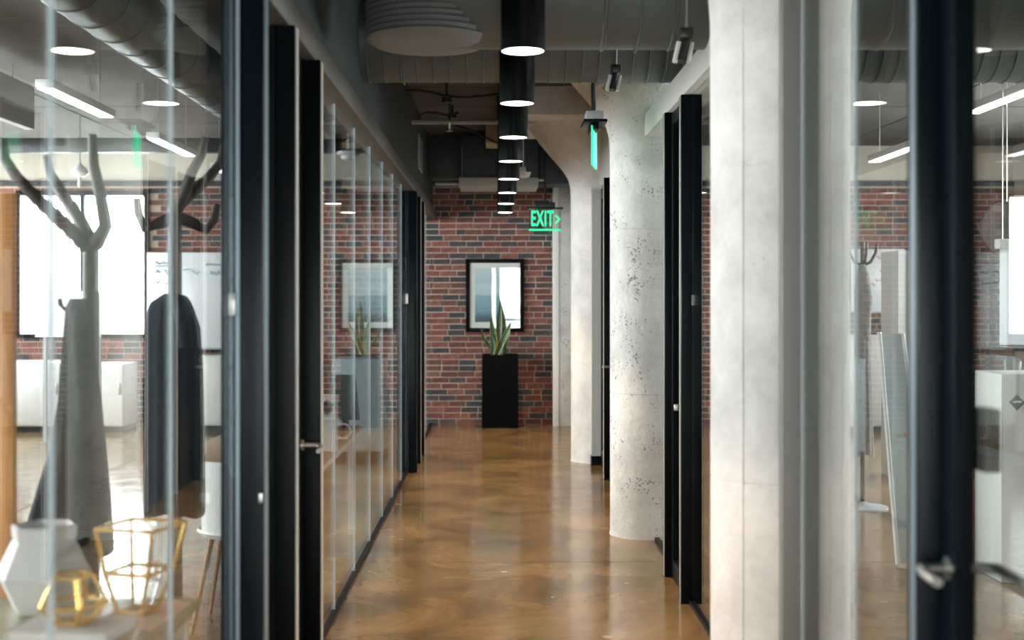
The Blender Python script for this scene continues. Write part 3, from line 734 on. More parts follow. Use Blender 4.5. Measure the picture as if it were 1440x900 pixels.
box('pane', 'glass', (fx0+fw-.004, yf-.010, fz0+fw-.004), (fx1-fw+.004, yf-.006, fz1-fw+.004), t)

yp0 = 15.82; px0, px1 = X(677.5, yp0), X(729, yp0); ph = Z(499, yp0)
t = thing('tall_planter', 'tall black square planter in front of the brick wall', 'planter', ((px0+px1)/2, yp0+.21, 0))
bm = bmesh.new(); cxp = (px0+px1)/2; hw = (px1-px0)/2; cyp = yp0+.2
def sq(h, z): return [bm.verts.new((cxp+sx*h, cyp+sy*h*.9, z)) for sx, sy in ((-1, -1), (1, -1), (1, 1), (-1, 1))]
rings = [sq(hw, 0), sq(hw-.002, ph-.002), sq(hw-.006, ph), sq(hw-.025, ph), sq(hw-.027, ph-.06)]
for a, b in zip(rings, rings[1:]):
    for j in range(4): bm.faces.new((a[j], a[(j+1) % 4], b[(j+1) % 4], b[j]))
bm.faces.new(list(reversed(rings[0]))); bm.faces.new(rings[-1])
obj('pot', bm, 'planter', t, ang=.4)
box('soil', 'soil', (cxp-hw+.02, cyp-hw*.86, ph-.07), (cxp+hw-.02, cyp+hw*.86, ph-.02), t)
# snake plant: each leaf its own blade
t = thing('snake_plant', 'green snake plant with yellow-edged sword leaves in the black planter', 'plant', (cxp, cyp, ph-.03))
def blade(pts, wd, twist=0.0):
    """pts: px coordinates of the leaf's midline from base to tip"""
    yl = 15.95
    P = [Vector((X(a, yl), cyp+dy, Z(b, yl))) for a, b, dy in pts]
    n = 13; bm = bmesh.new(); lay = bm.verts.layers.float.new('across'); rows = []
    for i in range(n):
        f = i/(n-1)*(len(P)-1); k = min(int(f), len(P)-2); u = f-k
        # Catmull-Rom along the midline
        p0, p1, p2, p3 = P[max(k-1, 0)], P[k], P[k+1], P[min(k+2, len(P)-1)]
        c = .5*((2*p1)+(p2-p0)*u+(2*p0-5*p1+4*p2-p3)*u*u+(3*p1-p0-3*p2+p3)*u**3)
        s = i/(n-1); w_ = wd*(.55+.75*math.sin(min(s*1.5, 1)*PI*.5)*.6)*(1-max(0, (s-.45)/.55)**1.6)+.001
        a = twist*(.4+.6*s)
        side = Vector((math.cos(a), math.sin(a), 0)); nrm = Vector((-math.sin(a), math.cos(a), 0))
        w_ *= 1.3; row = []
        for q in (-1, -.78, -.4, 0, .4, .78, 1):
            v = bm.verts.new(c+side*q*w_*.5+nrm*(q*q)*w_*-.22); v[lay] = abs(q); row.append(v)
        for q in (.78, .4, 0, -.4, -.78):
            v = bm.verts.new(c+side*q*w_*.5+nrm*(q*q)*w_*-.22+nrm*.004); v[lay] = abs(q); row.append(v)
        rows.append(row)
    m_ = len(rows[0])
    for a, b in zip(rows, rows[1:]):
        for j in range(m_): bm.faces.new((a[j], a[(j+1) % m_], b[(j+1) % m_], b[j]))
    bm.faces.new(list(reversed(rows[0]))); bm.faces.new(rows[-1])
    o = obj('leaf', bm, 'leaf', t, ang=1.5)
blade([(701, 500, -.02), (701, 474, -.02), (702, 448, -.02), (704, 421, -.02)], .060, .15)
blade([(703, 500, .03), (708, 475, .03), (708, 450, .03), (704, 424, .03)], .062, -.2)
blade([(696, 500, -.05), (695, 480, -.05), (692, 462, -.06), (690, 443, -.06)], .062, .3)
blade([(699, 500, -.08), (704, 485, -.09), (712, 470, -.10), (719, 453, -.11)], .070, -.25)
blade([(694, 500, .02), (688, 487, .01), (680, 475, .0), (676, 461, -.01)], .034, .2)
blade([(707, 500, .0), (711, 484, .0), (714, 470, .0), (717, 459, .0)], .046, .5)
blade([(692, 500, -.1), (693, 490, -.11), (692, 478, -.12), (690, 470, -.12)], .05, 0)
blade([(699, 500, -.11), (702, 493, -.12), (705, 486, -.13), (707, 480, -.14)], .034, .1)
blade([(709, 500, .06), (710, 490, .06), (709, 478, .06), (708, 462, .06)], .05, .2)

# ================================================================ LEFT ROOM
# near table with ornaments
TZ = .72
t = thing('display_table', 'sage topped table behind the near left glass holding ornaments', 'table', (-1.42, 3.0, 0))
box('table_top', 'table_green', (-1.98, 2.25, TZ-.03), (-.872, 3.77, TZ), t, bev=.004)
for x in (-1.93, -.92):
    for y in (2.3, 3.72): box('leg', 'white', (x-.022, y-.022, 0), (x+.022, y+.022, TZ-.03), t, bev=.003)
box('apron', 'white', (-1.93, 3.70, TZ-.09), (-.92, 3.72, TZ-.03), t)
bm = bmesh.new(); vx, vy = X(62, 3.62), 3.62
s = 1/1800*3.52
lathe(bm, [(.080, TZ), (.086, TZ+.003), (.134, TZ+.098), (.136, TZ+.106), (.092, TZ+.196), (.086, TZ+.202), (.092, TZ+.208), (.094, TZ+.238), (.086, TZ+.243), (.078, TZ+.232), (.074, TZ+.19)], (vx, vy, 0), 6)
tag(obj('faceted_vase', bm, 'ceramic', ang=.2), 'white faceted ceramic vase with collar neck on the near table', 'vase')
def terrarium(name, label, V, E, F, r=.0055):
    lo = Vector((sum(v[0] for v in V)/len(V), sum(v[1] for v in V)/len(V), min(v[2] for v in V)))
    t = thing('terrarium', label, 'terrarium', lo, 'brass terrariums on the near table')
    bm = bmesh.new()
    for a, b in E: tube(bm, [V[a], V[b]], r, 8)
    obj('wire_frame', bm, 'gold', t)
    for f in F:
        pts = [Vector(V[i]) for i in f]; n = (pts[1]-pts[0]).cross(pts[2]-pts[0]).normalized()*.0012
        bm = bmesh.new(); a = [bm.verts.new(p+n) for p in pts]; b = [bm.verts.new(p-n) for p in pts]; k = len(pts)
        bm.faces.new(a); bm.faces.new(list(reversed(b)))
        for i in range(k): bm.faces.new((a[(i+1) % k], a[i], b[i], b[(i+1) % k]))
        obj('pane', bm, 'glass', t, smooth=False)
def diamond(cx, cy, z0, rb, rm, rt, h1, h2, lean=(0, 0), n=4, rot=.4):
    V = []
    for r, z, k in ((rb, z0, 0), (rm, z0+h1, .5), (rt, z0+h2, 1)):
        for j in range(n):
            a = rot+2*PI*j/n; V.append((cx+lean[0]*k+r*math.cos(a), cy+lean[1]*k+r*math.sin(a), z))
    E = [(l*n+j, l*n+(j+1) % n) for l in range(3) for j in range(n)]+[(l*n+j, (l+1)*n+j) for l in range(2) for j in range(n)]
    F = [(l*n+j, l*n+(j+1) % n, (l+1)*n+(j+1) % n, (l+1)*n+j) for l in range(2) for j in range(n)]
    return V, E, F
# magazines and books lying on the table
def book(label, m, x, y, z, w_, d_, h, rz, cover=None):
    t = thing('book', label, 'book', (x, y, z), 'books and magazines on the near table')
    box('pages', 'paper_white', (x-w_/2+.003, y-d_/2+.003, z+.002), (x+w_/2-.003, y+d_/2-.003, z+h-.002), t)
    bm = bmesh.new(); bx(bm, (x-w_/2, y-d_/2, z), (x+w_/2, y+d_/2, z+.002)); bx(bm, (x-w_/2, y-d_/2, z+h-.002), (x+w_/2, y+d_/2, z+h)); bx(bm, (x-w_/2, y-d_/2, z), (x-w_/2+.003, y+d_/2, z+h))
    obj('cover', bm, m, t); t.rotation_euler.z = rz; return t
book('tan covered book lying under the small terrarium on the near table', 'paper_tan', -1.07, 3.25, TZ, .30, .22, .03, .15)
book('white book lying on the tan book under the small terrarium', 'paper_white', -1.075, 3.25, TZ+.03, .26, .19, .025, -.1)
book('pink magazine lying at the right edge of the near table', 'paper_pink', -.98, 3.54, TZ, .17, .32, .008, -.12)
book('pink book lying left of the terrariums on the near table', 'paper_pink', -1.42, 3.12, TZ, .24, .30, .03, .3)
V, E, F = diamond(-.995, 3.56, TZ+.0145, .055, .095, .125, .11, .235, (.01, 0), 4, .5)
terrarium('large', 'large open brass and glass terrarium at the right of the near table', V, E, F, .006)
V, E, F = diamond(-1.075, 3.25, TZ+.062, .045, .085, .05, .045, .115, (0, 0), 5, .2)
terrarium('small', 'small faceted brass terrarium on books on the near table', V, E, F, .006)

# wooden framed blackboard at the picture's left edge
yk = 4.25
t = thing('framed_blackboard', 'orange wood framed blackboard cut by the left edge of the picture', 'blackboard', (X(5, yk)-.28, yk, 0))
xr = X(21, yk); xl_ = xr-.62; zt = Z(272, yk)
for x in (xl_, xr-.045): box('frame_stile', 'orange_wood', (x, yk-.02, .04), (x+.045, yk+.02, zt), t, bev=.003)
for z in (.35, zt-.05): box('frame_rail', 'orange_wood', (xl_+.045, yk-.018, z), (xr-.045, yk+.018, z+.045), t, bev=.003)
box('slate_panel', 'blackboard', (xl_+.045, yk-.008, .39), (xr-.045, yk+.008, zt-.05), t)
for x in (xl_, xr-.045):
    box('foot', 'orange_wood', (x, yk-.2, 0), (x+.045, yk+.2, .04), t, bev=.003)

# coat stands: thick tapering branches
def coat_stand(label, y, trunk_px, base_z, branches, m='bronze', trunk_top=330, r=.030, foot=.17):
    x = X(trunk_px, y)
    t = thing('coat_stand', label, 'coat stand', (x, y, 0), 'branching coat stands')
    bm = bmesh.new(); tube(bm, [(x, y, .03), (x, y, .8), (x, y, Z(trunk_top, y))], [r*1.15, r, r], 14); obj('trunk', bm, m, t)
    lat('foot', m, [(foot, 0), (foot, .015), (foot*.55, .035), (r*1.2, .07)], (x, y, 0), t, 28)
    for br in branches:
        P = [(X(a, y), y+dy, Z(b, y)) for a, b, dy in br]; n = len(P)
        bm = bmesh.new(); tube(bm, P, [r*(.95-.42*i/(n-1)) for i in range(n)], 12); obj('branch', bm, m, t)
    return t
def garment(label, y, prof, m, depth=.10, cat='coat', name='hanging_coat', hang=None, folds=5):
    """prof: (py, px_left, px_right) rows from the collar down; a hollow-looking closed drape with folds"""
    zs = [Z(p[0], y) for p in prof]
    x0 = (X(prof[0][1], y)+X(prof[0][2], y))/2
    t = thing(name, label, cat, (x0, y, zs[-1]), 'dark coats on the coat stands')
    bm = bmesh.new(); rows = []; n = 40
    for i, (py, a, b) in enumerate(prof):
        cx = (X(a, y)+X(b, y))/2; hw_ = (X(b, y)-X(a, y))/2; s = i/(len(prof)-1); row = []
        for j in range(n):
            q = 2*PI*j/n; f = 1+.10*s*math.sin(folds*2*q+i*.25)
            row.append(bm.verts.new((cx+hw_*math.cos(q), y+depth*(.45+.55*min(1, s*2))*math.sin(q)*f, zs[i]+.012*math.sin(q*3)*s)))
        rows.append(row)
    for a, b in zip(rows, rows[1:]):
        for j in range(n): bm.faces.new((a[j], a[(j+1) % n], b[(j+1) % n], b[j]))
    bm.faces.new(list(reversed(rows[0]))); bm.faces.new(rows[-1])
    obj('drape', bm, m, t, ang=1.2)
    if hang:
        bm = bmesh.new(); tube(bm, [(X(a, y), y+.0, Z(b, y)) for a, b in hang], .008, 8); obj('hanging_loop', bm, m, t)
    # sleeve folded against the body
    k = len(prof)//2; a = prof[1]; b = prof[k]
    bm = bmesh.new(); tube(bm, [(X(a[2]-8, y), y-depth*.5, Z(a[0]+6, y)), (X((a[2]+b[2])/2-6, y), y-depth*1.0, Z((a[0]+b[0])/2, y)), (X(b[2]-10, y), y-depth*1.05, Z(b[0]+25, y))], [.03, .036, .028], 12); obj('sleeve', bm, m, t)
    return t
ya_ = 4.7
coat_stand('dark branching coat stand behind the near left glass, left of the two', ya_, 128, 0,
           [[(128, 352, 0), (100, 322, -.02), (62, 285, -.04), (30, 250, -.05), (14, 225, -.05), (12, 198, -.05)],
            [(130, 345, 0), (105, 312, .08), (72, 272, .14), (50, 240, .16), (44, 212, .16)],
            [(134, 345, 0), (152, 318, -.03), (147, 275, -.05), (139, 235, -.06), (137, 192, -.06)]], trunk_top=345)
garment('dark coat with a hood point hanging on the left coat stand', ya_-.02,
        [(420, 100, 118), (432, 93, 126), (455, 92, 131), (500, 88, 134), (560, 84, 140), (620, 74, 147), (680, 55, 153), (735, 38, 158), (775, 33, 160)], 'coat', .10, hang=[(104, 425), (92, 436), (85, 428), (84, 420)])
yb_ = 5.5
coat_stand('dark branching coat stand before the whiteboard, right of the two', yb_, 246, 0,
           [[(246, 300, 0), (262, 270, -.02), (272, 243, -.03), (286, 220, -.04), (292, 194, -.04)],
            [(247, 292, 0), (268, 268, .05), (290, 245, .08), (304, 225, .09), (309, 198, .09)],
            [(245, 305, 0), (225, 315, -.03), (208, 322, -.05), (199, 300, -.05), (197, 280, -.05)],
            [(247, 305, 0), (266, 312, .05), (284, 322, .08), (296, 308, .08), (300, 285, .08)]], trunk_top=292)
garment('navy coat with rounded shoulders hanging on the right coat stand', yb_-.03,
        [(413, 232, 252), (417, 225, 262), (425, 213, 268), (440, 206, 274), (462, 205, 281), (520, 204, 285), (600, 204, 287), (680, 203, 288), (722, 203, 288)], 'coat2', .11, hang=[(242, 416), (240, 400), (246, 396)])

# whiteboard with handwriting on the brick wall
def scribble(bm, x, y, z, w_, h, n, seed):
    rnd = random.Random(seed); P = [(x+w_*i/n, y, z+h*(rnd.random()-.5)) for i in range(n+1)]
    tube(bm, P, .006, 5)
yw = YE-.10
x0, x1, z0, z1 = X(207, yw), X(330, yw), .98, Z(355, yw)
t = thing('whiteboard', 'large whiteboard with handwriting in the left room, on the brick wall', 'whiteboard', ((x0+x1)/2, yw, z0), 'whiteboards')
box('board', 'white_board', (x0, yw-.02, z0), (x1, yw+.03, z1), t, bev=.006)
box('pen_tray', 'grey_panel', (x0+.1, yw-.09, z0-.02), (x1-.1, yw-.02, z0), t)
for k, (px, py, wp, m) in enumerate(((219, 370, 30, 'ink'), (220, 382, 6, 'ink'), (232, 383, 18, 'ink'), (220, 397, 6, 'ink'), (232, 397, 18, 'ink'), (258, 381, 10, 'ink_blue'), (270, 383, 12, 'ink_blue'), (290, 371, 25, 'ink_blue'), (296, 384, 22, 'ink_blue'))):
    bm = bmesh.new(); scribble(bm, X(px, yw), yw-.024, Z(py, yw), wp/1800*yw, .055, max(4, wp//2), k); obj('handwriting', bm, m, t)
bm = bmesh.new(); tube(bm, [(X(219, yw), yw-.024, Z(374.5, yw)), (X(248, yw), yw-.024, Z(374, yw))], .005, 5); obj('underline', bm, 'ink', t)

# white cabinets and pale boards along the end wall of the left room
def cabinet(label, x0, x1, y0, y1, h, m='white', nd=2, group='storage cabinets in the left room'):
    t = thing('storage_cabinet', label, 'cabinet', ((x0+x1)/2, y0, 0), group)
    box('plinth', 'steel_dark', (x0+.02, y0+.03, 0), (x1-.02, y1, .07), t)
    box('carcass', m, (x0, y0, .07), (x1, y1, h), t, bev=.004)
    for k in range(nd):
        a = x0+(x1-x0)*k/nd; b = x0+(x1-x0)*(k+1)/nd
        d = box('door', m, (a+.006, y0-.02, .085), (b-.006, y0-.001, h-.015), t, bev=.003)
        box('handle', 'steel', (b-.05, y0-.045, h*.55), (b-.035, y0-.02, h*.55+.14), d, bev=.003)
    return t
cabinet('white two-door cabinet under the window in the left room', -6.6, -5.2, 15.3, 15.9, Z(510, 15.3), 'white', 2)
cabinet('white cabinet between the window cabinet and the whiteboard', -5.15, -4.45, 15.3, 15.9, Z(512, 15.3), 'white', 1)
cabinet('pale blue tall cabinet behind the mid left glass', X(470, 12.8)-.02, X(540, 12.8), 12.8, 13.35, Z(505, 12.8), 'pale_blue', 1)
cabinet('pale grey cabinet under the whiteboard in the left room', -4.2, -3.1, 15.4, 15.95, .9, 'white', 2)
# white flip board leaning before the window
yb2 = 14.2
t = thing('presentation_board', 'large blank white presentation board standing before the left room window', 'board', (X(100, yb2), yb2, 0))
bm = bmesh.new(); prism(bm, [(X(50, yb2), Z(474, yb2)), (X(58, yb2), Z(406, yb2)), (X(148, yb2), Z(411, yb2)), (X(142, yb2), Z(474, yb2))], yb2-.02, yb2+.02); obj('board', bm, 'white_board', t, smooth=False)
for px in (62, 138):
    bm = bmesh.new(); bx(bm, (X(px, yb2)-.02, yb2+.02, 0), (X(px, yb2)+.02, yb2+.06, Z(420, yb2))); obj('leg', bm, 'grey_panel', t)

# linear LED pendants, in a row
def led(x, y0, y1, z, label, group):
    t = thing('linear_light', label, 'lamp', (x, (y0+y1)/2, z), group)
    box('housing', 'white', (x-.06, y0, z+.004), (x+.06, y1, z+.06), t, bev=.006)
    box('diffuser', 'led', (x-.05, y0+.02, z-.004), (x+.05, y1-.02, z+.006), t)
    for y in (y0+.2, y1-.2): pipe('wire', 'steel', [(x, y, z+.055), (x, y, CZ-.008)], .004, t, 6)
    return t
G1 = 'linear lights in the left room'
led(-3.0, 8.5, 9.9, 3.0, 'bright linear light hanging nearest in the left room', G1)
led(-3.0, 11.2, 12.6, 3.0, 'bright linear light hanging second in the left room row', G1)
led(-3.0, 13.7, 15.1, 3.0, 'bright linear light hanging farthest in the left room row', G1)
led(-5.0, 8.5, 9.9, 3.0, 'bright linear light in the left room row along the windows', G1)
G2 = 'linear lights in the right room'
led(3.6, 8.3, 9.7, 3.0, 'bright linear light hanging nearest in the right room', G2)
led(3.6, 10.8, 12.2, 2.9, 'bright linear light hanging farther in the right room', G2)
# steel beam and acoustic baffles
tag(box('steel_beam', 'steel_dark', (LX, 12.9, 3.08), (-.97, 13.05, 3.22), bev=.004), 'dark steel beam crossing the left room below the ceiling', 'beam')
for x, lab in ((-4.0, 'grey acoustic baffle hanging beside the nearest linear light'), (-5.6, 'grey acoustic baffle hanging toward the left room windows')):
    t = thing('acoustic_baffle', lab, 'baffle', (x, 9.5, 3.0), 'acoustic baffles in the left room')
    box('panel', 'grey_panel', (x-.04, 7.6, 3.05), (x+.04, 11.0, 3.42), t, bev=.01)
    for y in (8.0, 10.6): pipe('wire', 'steel', [(x, y, 3.41), (x, y, CZ-.008)], .004, t, 6)
# round duct in left room
t = thing('spiral_duct', 'round duct running along the left room below the ceiling', 'duct', (-2.0, 8.0, 3.0))
lat('duct_body', 'duct', [(.2, -6.5), (.2, 4.8)], (-2.2, 8, 3.28), t, 36, 'Y')
for k in range(26): lat('duct_seam', 'duct', [(.199, -.008), (.206, -.003), (.206, .003), (.199, .008)], (-2.2, 3.0+k*.4, 3.28), t, 36, 'Y')
# small globe pendant
yg = 13.4; xg = X(112, yg)
t = thing('globe_pendant', 'small white pendant lamp on a thin rod before the window wall', 'lamp', (xg, yg, Z(248, yg)))
zz = Z(242, yg)
lat('shade', 'white', [(.02, -.05), (.055, -.04), (.09, -.005), (.07, .04), (.03, .07), (.012, .1)], (xg, yg, zz), t, 24)
lat('finial', 'white', [(.012, -.16), (.022, -.13), (.014, -.045)], (xg, yg, zz), t, 16)
pipe('rod', 'steel', [(xg, yg, zz+.09), (xg, yg, CZ-.008)], .008, t, 8)
# motion sensor dome on beige wall, mid glass
yq = 12.5; xq = X(490, yq); zq = Z(218, yq)
t = thing('ceiling_sensor', 'white dome sensor hanging behind the mid left glass', 'sensor', (xq, yq, zq-.06))
lat('dome', 'white', [(.02, -.06), (.06, -.045), (.075, -.01), (.11, 0), (.11, .03), (.05, .05), (.02, .06)], (xq, yq, zq), t, 24)
pipe('stem', 'white', [(xq, yq, zq+.05), (xq, yq, CZ-.008)], .012, t, 8)

# desk behind the mid glass with things on it
t = thing('long_desk', 'wooden topped desk with white legs behind the mid left glass', 'desk', (-1.35, 7.6, 0))
box('desk_top', 'oak', (-1.75, 6.6, .70), (-.925, 8.75, .735), t, bev=.003)
for x in (-1.70, -.975):
    for y in (6.66, 8.69): box('leg', 'white', (x-.025, y-.025, 0), (x+.025, y+.025, .70), t, bev=.003)
bm = bmesh.new(); bx(bm, (-1.70, 6.64, .64), (-.975, 6.68, .70)); bx(bm, (-1.70, 8.67, .64), (-.975, 8.71, .70)); bx(bm, (-.995, 6.68, .64), (-.955, 8.67, .70)); obj('apron', bm, 'white', t)
ys_ = 8.45
t = thing('desktop_screen', 'dark grey screen standing on the wooden desk', 'screen', (X(487, ys_), ys_, .735))
bm = bmesh.new(); prism(bm, [(X(466, ys_), .80), (X(466, ys_), Z(527, ys_)), (X(500, ys_), Z(527, ys_)), (X(506, ys_), .80)], ys_-.012, ys_+.012); obj('panel', bm, 'slate', t, smooth=False)
box('stand', 'steel_dark', (X(486, ys_)-.02, ys_-.01, .737), (X(486, ys_)+.02, ys_+.03, .82), t)
box('stand_foot', 'steel_dark', (X(486, ys_)-.07, ys_-.06, .735), (X(486, ys_)+.07, ys_+.06, .743), t)
bm = bmesh.new(); lathe(bm, [(.03, .735), (.055, .745), (.07, .79), (.055, .83), (.03, .845), (.028, .87), (.024, .85)], (X(459, 7.5), 7.5, 0), 24)
tag(obj('round_vase', bm, 'mauve'), 'round mauve glass vase on the wooden desk behind the black door post', 'vase')
bm = bmesh.new(); yg2 = 7.9
tube(bm, [(X(483, yg2)+.045*math.cos(2*PI*i/20), yg2, .735+.048+.045*math.sin(2*PI*i/20)) for i in range(20)], .006, 6, closed=True)
bx(bm, (X(483, yg2)-.03, yg2-.02, .735), (X(483, yg2)+.03, yg2+.02, .741))
tag(obj('ring_ornament', bm, 'white'), 'white ring ornament standing on the wooden desk', 'ornament')
# diamond emblem card on the desk
yd = 7.25
t = thing('emblem_card', 'small white card with dark diamond emblem on the wooden desk', 'card', (X(458, yd), yd, .735))
zc = Z(573, yd)
box('card', 'paper_white', (X(458, yd)-.07, yd-.004, .735), (X(458, yd)+.07, yd+.004, zc+.075), t)
bm = bmesh.new(); xc = X(460, yd); prism(bm, [(xc-.055, zc), (xc, zc+.045), (xc+.055, zc), (xc, zc-.045)], yd-.007, yd-.004); obj('diamond_emblem', bm, 'bronze', t, smooth=False)
# white shell chair tucked under the desk
t = thing('shell_chair', 'white plastic chair under the wooden desk', 'chair', (-1.25, 6.3, 0))
bm = bmesh.new()
lathe(bm, [(.02, .44), (.19, .445), (.215, .47), (.21, .48), (.185, .46), (.02, .455)], (-1.25, 6.3, 0), 28); obj('seat', bm, 'white', t)
bm = bmesh.new()
rows = []
for i in range(7):
    zz = .46+.36*i/6; row = []
    for j in range(9):
        a = -PI/2+(j-4)/8*2.0*(1-.25*i/6); r = .205+.02*i/6
        row.append((-1.25+r*math.cos(a), 6.3+r*math.sin(a), zz))
    rows.append(row)
va = [[bm.verts.new(p) for p in r] for r in rows]; vb = [[bm.verts.new((-1.25+(p[0]+1.25)*.94, 6.3+(p[1]-6.3)*.94, p[2])) for p in r] for r in rows]
for i in range(6):
    for j in range(8):
        bm.faces.new((va[i][j], va[i][j+1], va[i+1][j+1], va[i+1][j])); bm.faces.new((vb[i][j], vb[i+1][j], vb[i+1][j+1], vb[i][j+1]))
for j in range(8): bm.faces.new((va[6][j], va[6][j+1], vb[6][j+1], vb[6][j])); bm.faces.new((va[0][j+1], va[0][j], vb[0][j], vb[0][j+1]))
for i in range(6): bm.faces.new((va[i][0], va[i+1][0], vb[i+1][0], vb[i][0])); bm.faces.new((va[i+1][8], va[i][8], vb[i][8], vb[i+1][8]))
obj('backrest', bm, 'white', t)
for sx in (-1, 1):
    for sy in (-1, 1):
        bm = bmesh.new(); tube(bm, [(-1.25+.12*sx, 6.3+.12*sy, .445), (-1.25+.2*sx, 6.3+.2*sy, 0)], [.014, .010], 8); obj('leg', bm, 'oak', t)

# ================================================================ RIGHT ROOM
yr = YE-.08
x0, x1 = X(1196, yr), X(1272, yr)
t = thing('whiteboard', 'whiteboard with faint red and dark notes in the right room', 'whiteboard', ((x0+x1)/2, yr, Z(438, yr)), 'whiteboards')
box('board', 'white_board', (x0, yr-.02, Z(438, yr)), (x1, yr+.03, Z(350, yr)), t, bev=.006)
box('pen_tray', 'grey_panel', (x0+.1, yr-.08, Z(438, yr)-.02), (x1-.1, yr-.02, Z(438, yr)), t)
for k, (px, py, wp, m) in enumerate(((1232, 362, 14, 'ink'), (1235, 380, 5, 'ink_red'), (1231, 393, 12, 'ink_red'), (1245, 411, 14, 'ink_red'), (1222, 400, 8, 'ink'), (1240, 420, 12, 'ink'))):
    bm = bmesh.new(); scribble(bm, X(px, yr), yr-.024, Z(py, yr), wp/1800*yr, .05, max(4, wp//2), 40+k); obj('handwriting', bm, m, t)
cabinet('low grey-white cabinet under the whiteboard in the right room', X(1190, 15.3), X(1290, 15.3), 15.3, 15.9, Z(470, 15.3), 'light_grey', 3, 'cabinets in the right room')
tag(box('counter_top', 'steel_dark', (X(1188, 15.26), 15.26, Z(470, 15.3)), (X(1292, 15.26), 15.92, Z(470, 15.3)+.03), bev=.004), 'dark counter top on the grey cabinet in the right room', 'counter')
# coat stand with draped garment and disc foot
yc_ = 9.8
xq = X(1213, yc_)
t = thing('coat_stand', 'slim coat stand with disc foot behind the near right glass', 'coat stand', (xq, yc_, 0), 'branching coat stands')
lat('foot', 'grey_panel', [(.19, .0), (.19, .012), (.06, .028), (.02, .05)], (xq, yc_, 0), t, 32)
pipe('trunk', 'bronze', [(xq, yc_, .03), (xq, yc_, 1.0), (xq, yc_, Z(340, yc_))], .018, t, 12)
for sx, sy in ((1, 0), (-1, 0), (0, -1)):
    pipe('branch', 'bronze', [(xq, yc_, 1.85), (xq+.06*sx, yc_+.06*sy, 1.88), (xq+.10*sx, yc_+.10*sy, 1.95), (xq+.11*sx, yc_+.11*sy, 2.02)], .012, t, 8)
garment('grey long coat hanging on the slim coat stand in the right room', yc_-.10,
        [(372, 1208, 1216), (384, 1205, 1221), (408, 1201, 1226), (450, 1203, 1224), (520, 1203, 1224), (580, 1202, 1227), (640, 1200, 1229)], 'terrazzo', .07)
# leaning glass-framed white boards
yl = 7.9
t = thing('leaning_board', 'pale blue board leaning on the floor behind the near right glass', 'board', (X(1268, yl), yl, 0))
bm = bmesh.new()
P = [(X(1244, yl), yl-.25, .02), (X(1290, yl), yl-.25, .02), (X(1278, yl), yl+.12, Z(470, yl)), (X(1244, yl), yl+.12, Z(468, yl))]
a = [bm.verts.new(p) for p in P]; b = [bm.verts.new((p[0], p[1]+.03, p[2])) for p in P]
bm.faces.new(a); bm.faces.new(list(reversed(b)))
for i in range(4): bm.faces.new((a[(i+1) % 4], a[i], b[i], b[(i+1) % 4]))
obj('panel', bm, 'pale_blue', t, smooth=False)
pipe('edge_bar', 'white', [(P[0][0], P[0][1]-.008, .014), (P[3][0], P[3][1]-.008, P[3][2])], .014, t, 8)
pipe('edge_bar', 'white', [(P[1][0], P[1][1]-.008, .014), (P[2][0], P[2][1]-.008, P[2][2])], .011, t, 8)
bm = bmesh.new(); f = .55; scribble(bm, X(1268, yl), yl-.25+.37*f-.012, .02+(P[2][2]-.02)*f, .06, .05, 6, 77); obj('handwriting', bm, 'ink_red', t)
# tall white panel behind it
yv = 11.2
t = thing('white_locker', 'tall white locker behind the leaning board in the right room', 'locker', (X(1280, yv), yv, 0))
box('carcass', 'white', (X(1263, yv), yv, 0), (X(1304, yv), yv+.5, Z(352, yv)), t, bev=.006)
d = box('door', 'white', (X(1276, yv), yv-.02, .05), (X(1302, yv), yv-.001, Z(355, yv)), t, bev=.004)
box('handle', 'steel', (X(1279, yv), yv-.045, 1.2), (X(1279, yv)+.015, yv-.02, 1.4), d, bev=.003)
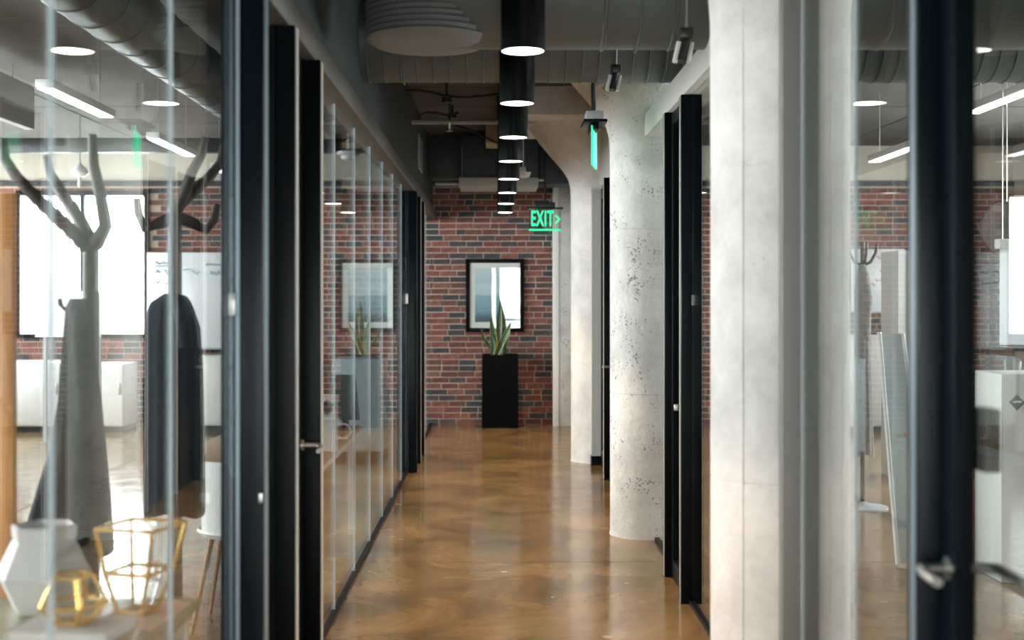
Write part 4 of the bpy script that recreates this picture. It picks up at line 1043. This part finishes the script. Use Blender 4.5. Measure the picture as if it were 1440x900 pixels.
# seen through the near right door: white screen, shelf, box with diamond emblem, round mirror, plant
yv = 8.6
t = thing('projector_screen', 'bright white hanging screen at the right edge of the picture', 'screen', (X(1430, yv), yv, Z(485, yv)))
box('sheet', 'white_board', (X(1406, yv), yv-.005, Z(485, yv)), (X(1500, yv), yv+.005, Z(350, yv)), t)
box('case', 'white', (X(1402, yv), yv-.05, Z(350, yv)), (X(1504, yv), yv+.05, Z(336, yv)), t, bev=.006)
for px in (1410, 1495): pipe('wire', 'steel', [(X(px, yv), yv, Z(337, yv)), (X(px, yv), yv, CZ-.008)], .004, t, 6)
yv = 8.3
t = thing('open_shelf', 'dark low shelf below the white screen at the right edge', 'shelf', (X(1440, yv), yv, 0))
zs0, zs1 = Z(523, yv), Z(488, yv)
for z in (zs0, zs1): box('shelf_board', 'steel_dark', (X(1402, yv), yv-.2, z-.02), (X(1510, yv), yv+.2, z), t, bev=.003)
for px in (1404, 1508):
    for s in (-1, 1): box('leg', 'steel_dark', (X(px, yv)-.015, yv+.18*s-.015, 0), (X(px, yv)+.015, yv+.18*s+.015, zs1-.02), t)
zs0 += .001
bm = bmesh.new(); lathe(bm, [(.03, zs0), (.05, zs0+.01), (.055, zs0+.07), (.03, zs0+.09)], (X(1424, yv), yv, 0), 20); tag(obj('small_jar', bm, 'grey_panel'), 'small grey jar on the dark low shelf at the right edge', 'jar')
yv = 7.2
t = thing('emblem_box', 'white box with dark diamond emblem at the right edge', 'box', (X(1436, yv), yv, 0))
zb1 = Z(526, yv)
box('body', 'white', (X(1408, yv), yv, 0), (X(1490, yv), yv+.4, zb1), t, bev=.006)
bm = bmesh.new(); xc, zc = X(1430, yv), Z(566, yv); prism(bm, [(xc-.045, zc), (xc, zc+.045), (xc+.045, zc), (xc, zc-.045)], yv-.004, yv); obj('diamond_emblem', bm, 'slate', t, smooth=False)
bm = bmesh.new(); scribble(bm, xc-.022, yv-.006, zc, .044, .012, 5, 5); obj('emblem_lettering', bm, 'white', t)
yv = 9.2
bm = bmesh.new(); lathe(bm, [(.19, -.015), (.20, 0), (.19, .015), (.17, .018)], (X(1416, yv), yv, Z(322, yv)), 36, 'Y')
t = tag(obj('round_wall_disc', bm, 'bronze'), 'dark round disc hanging above the white screen at right', 'disc')
pipe('wire', 'steel', [(X(1416, yv), yv, Z(322, yv)+.19), (X(1416, yv), yv, CZ-.008)], .004, t, 6)
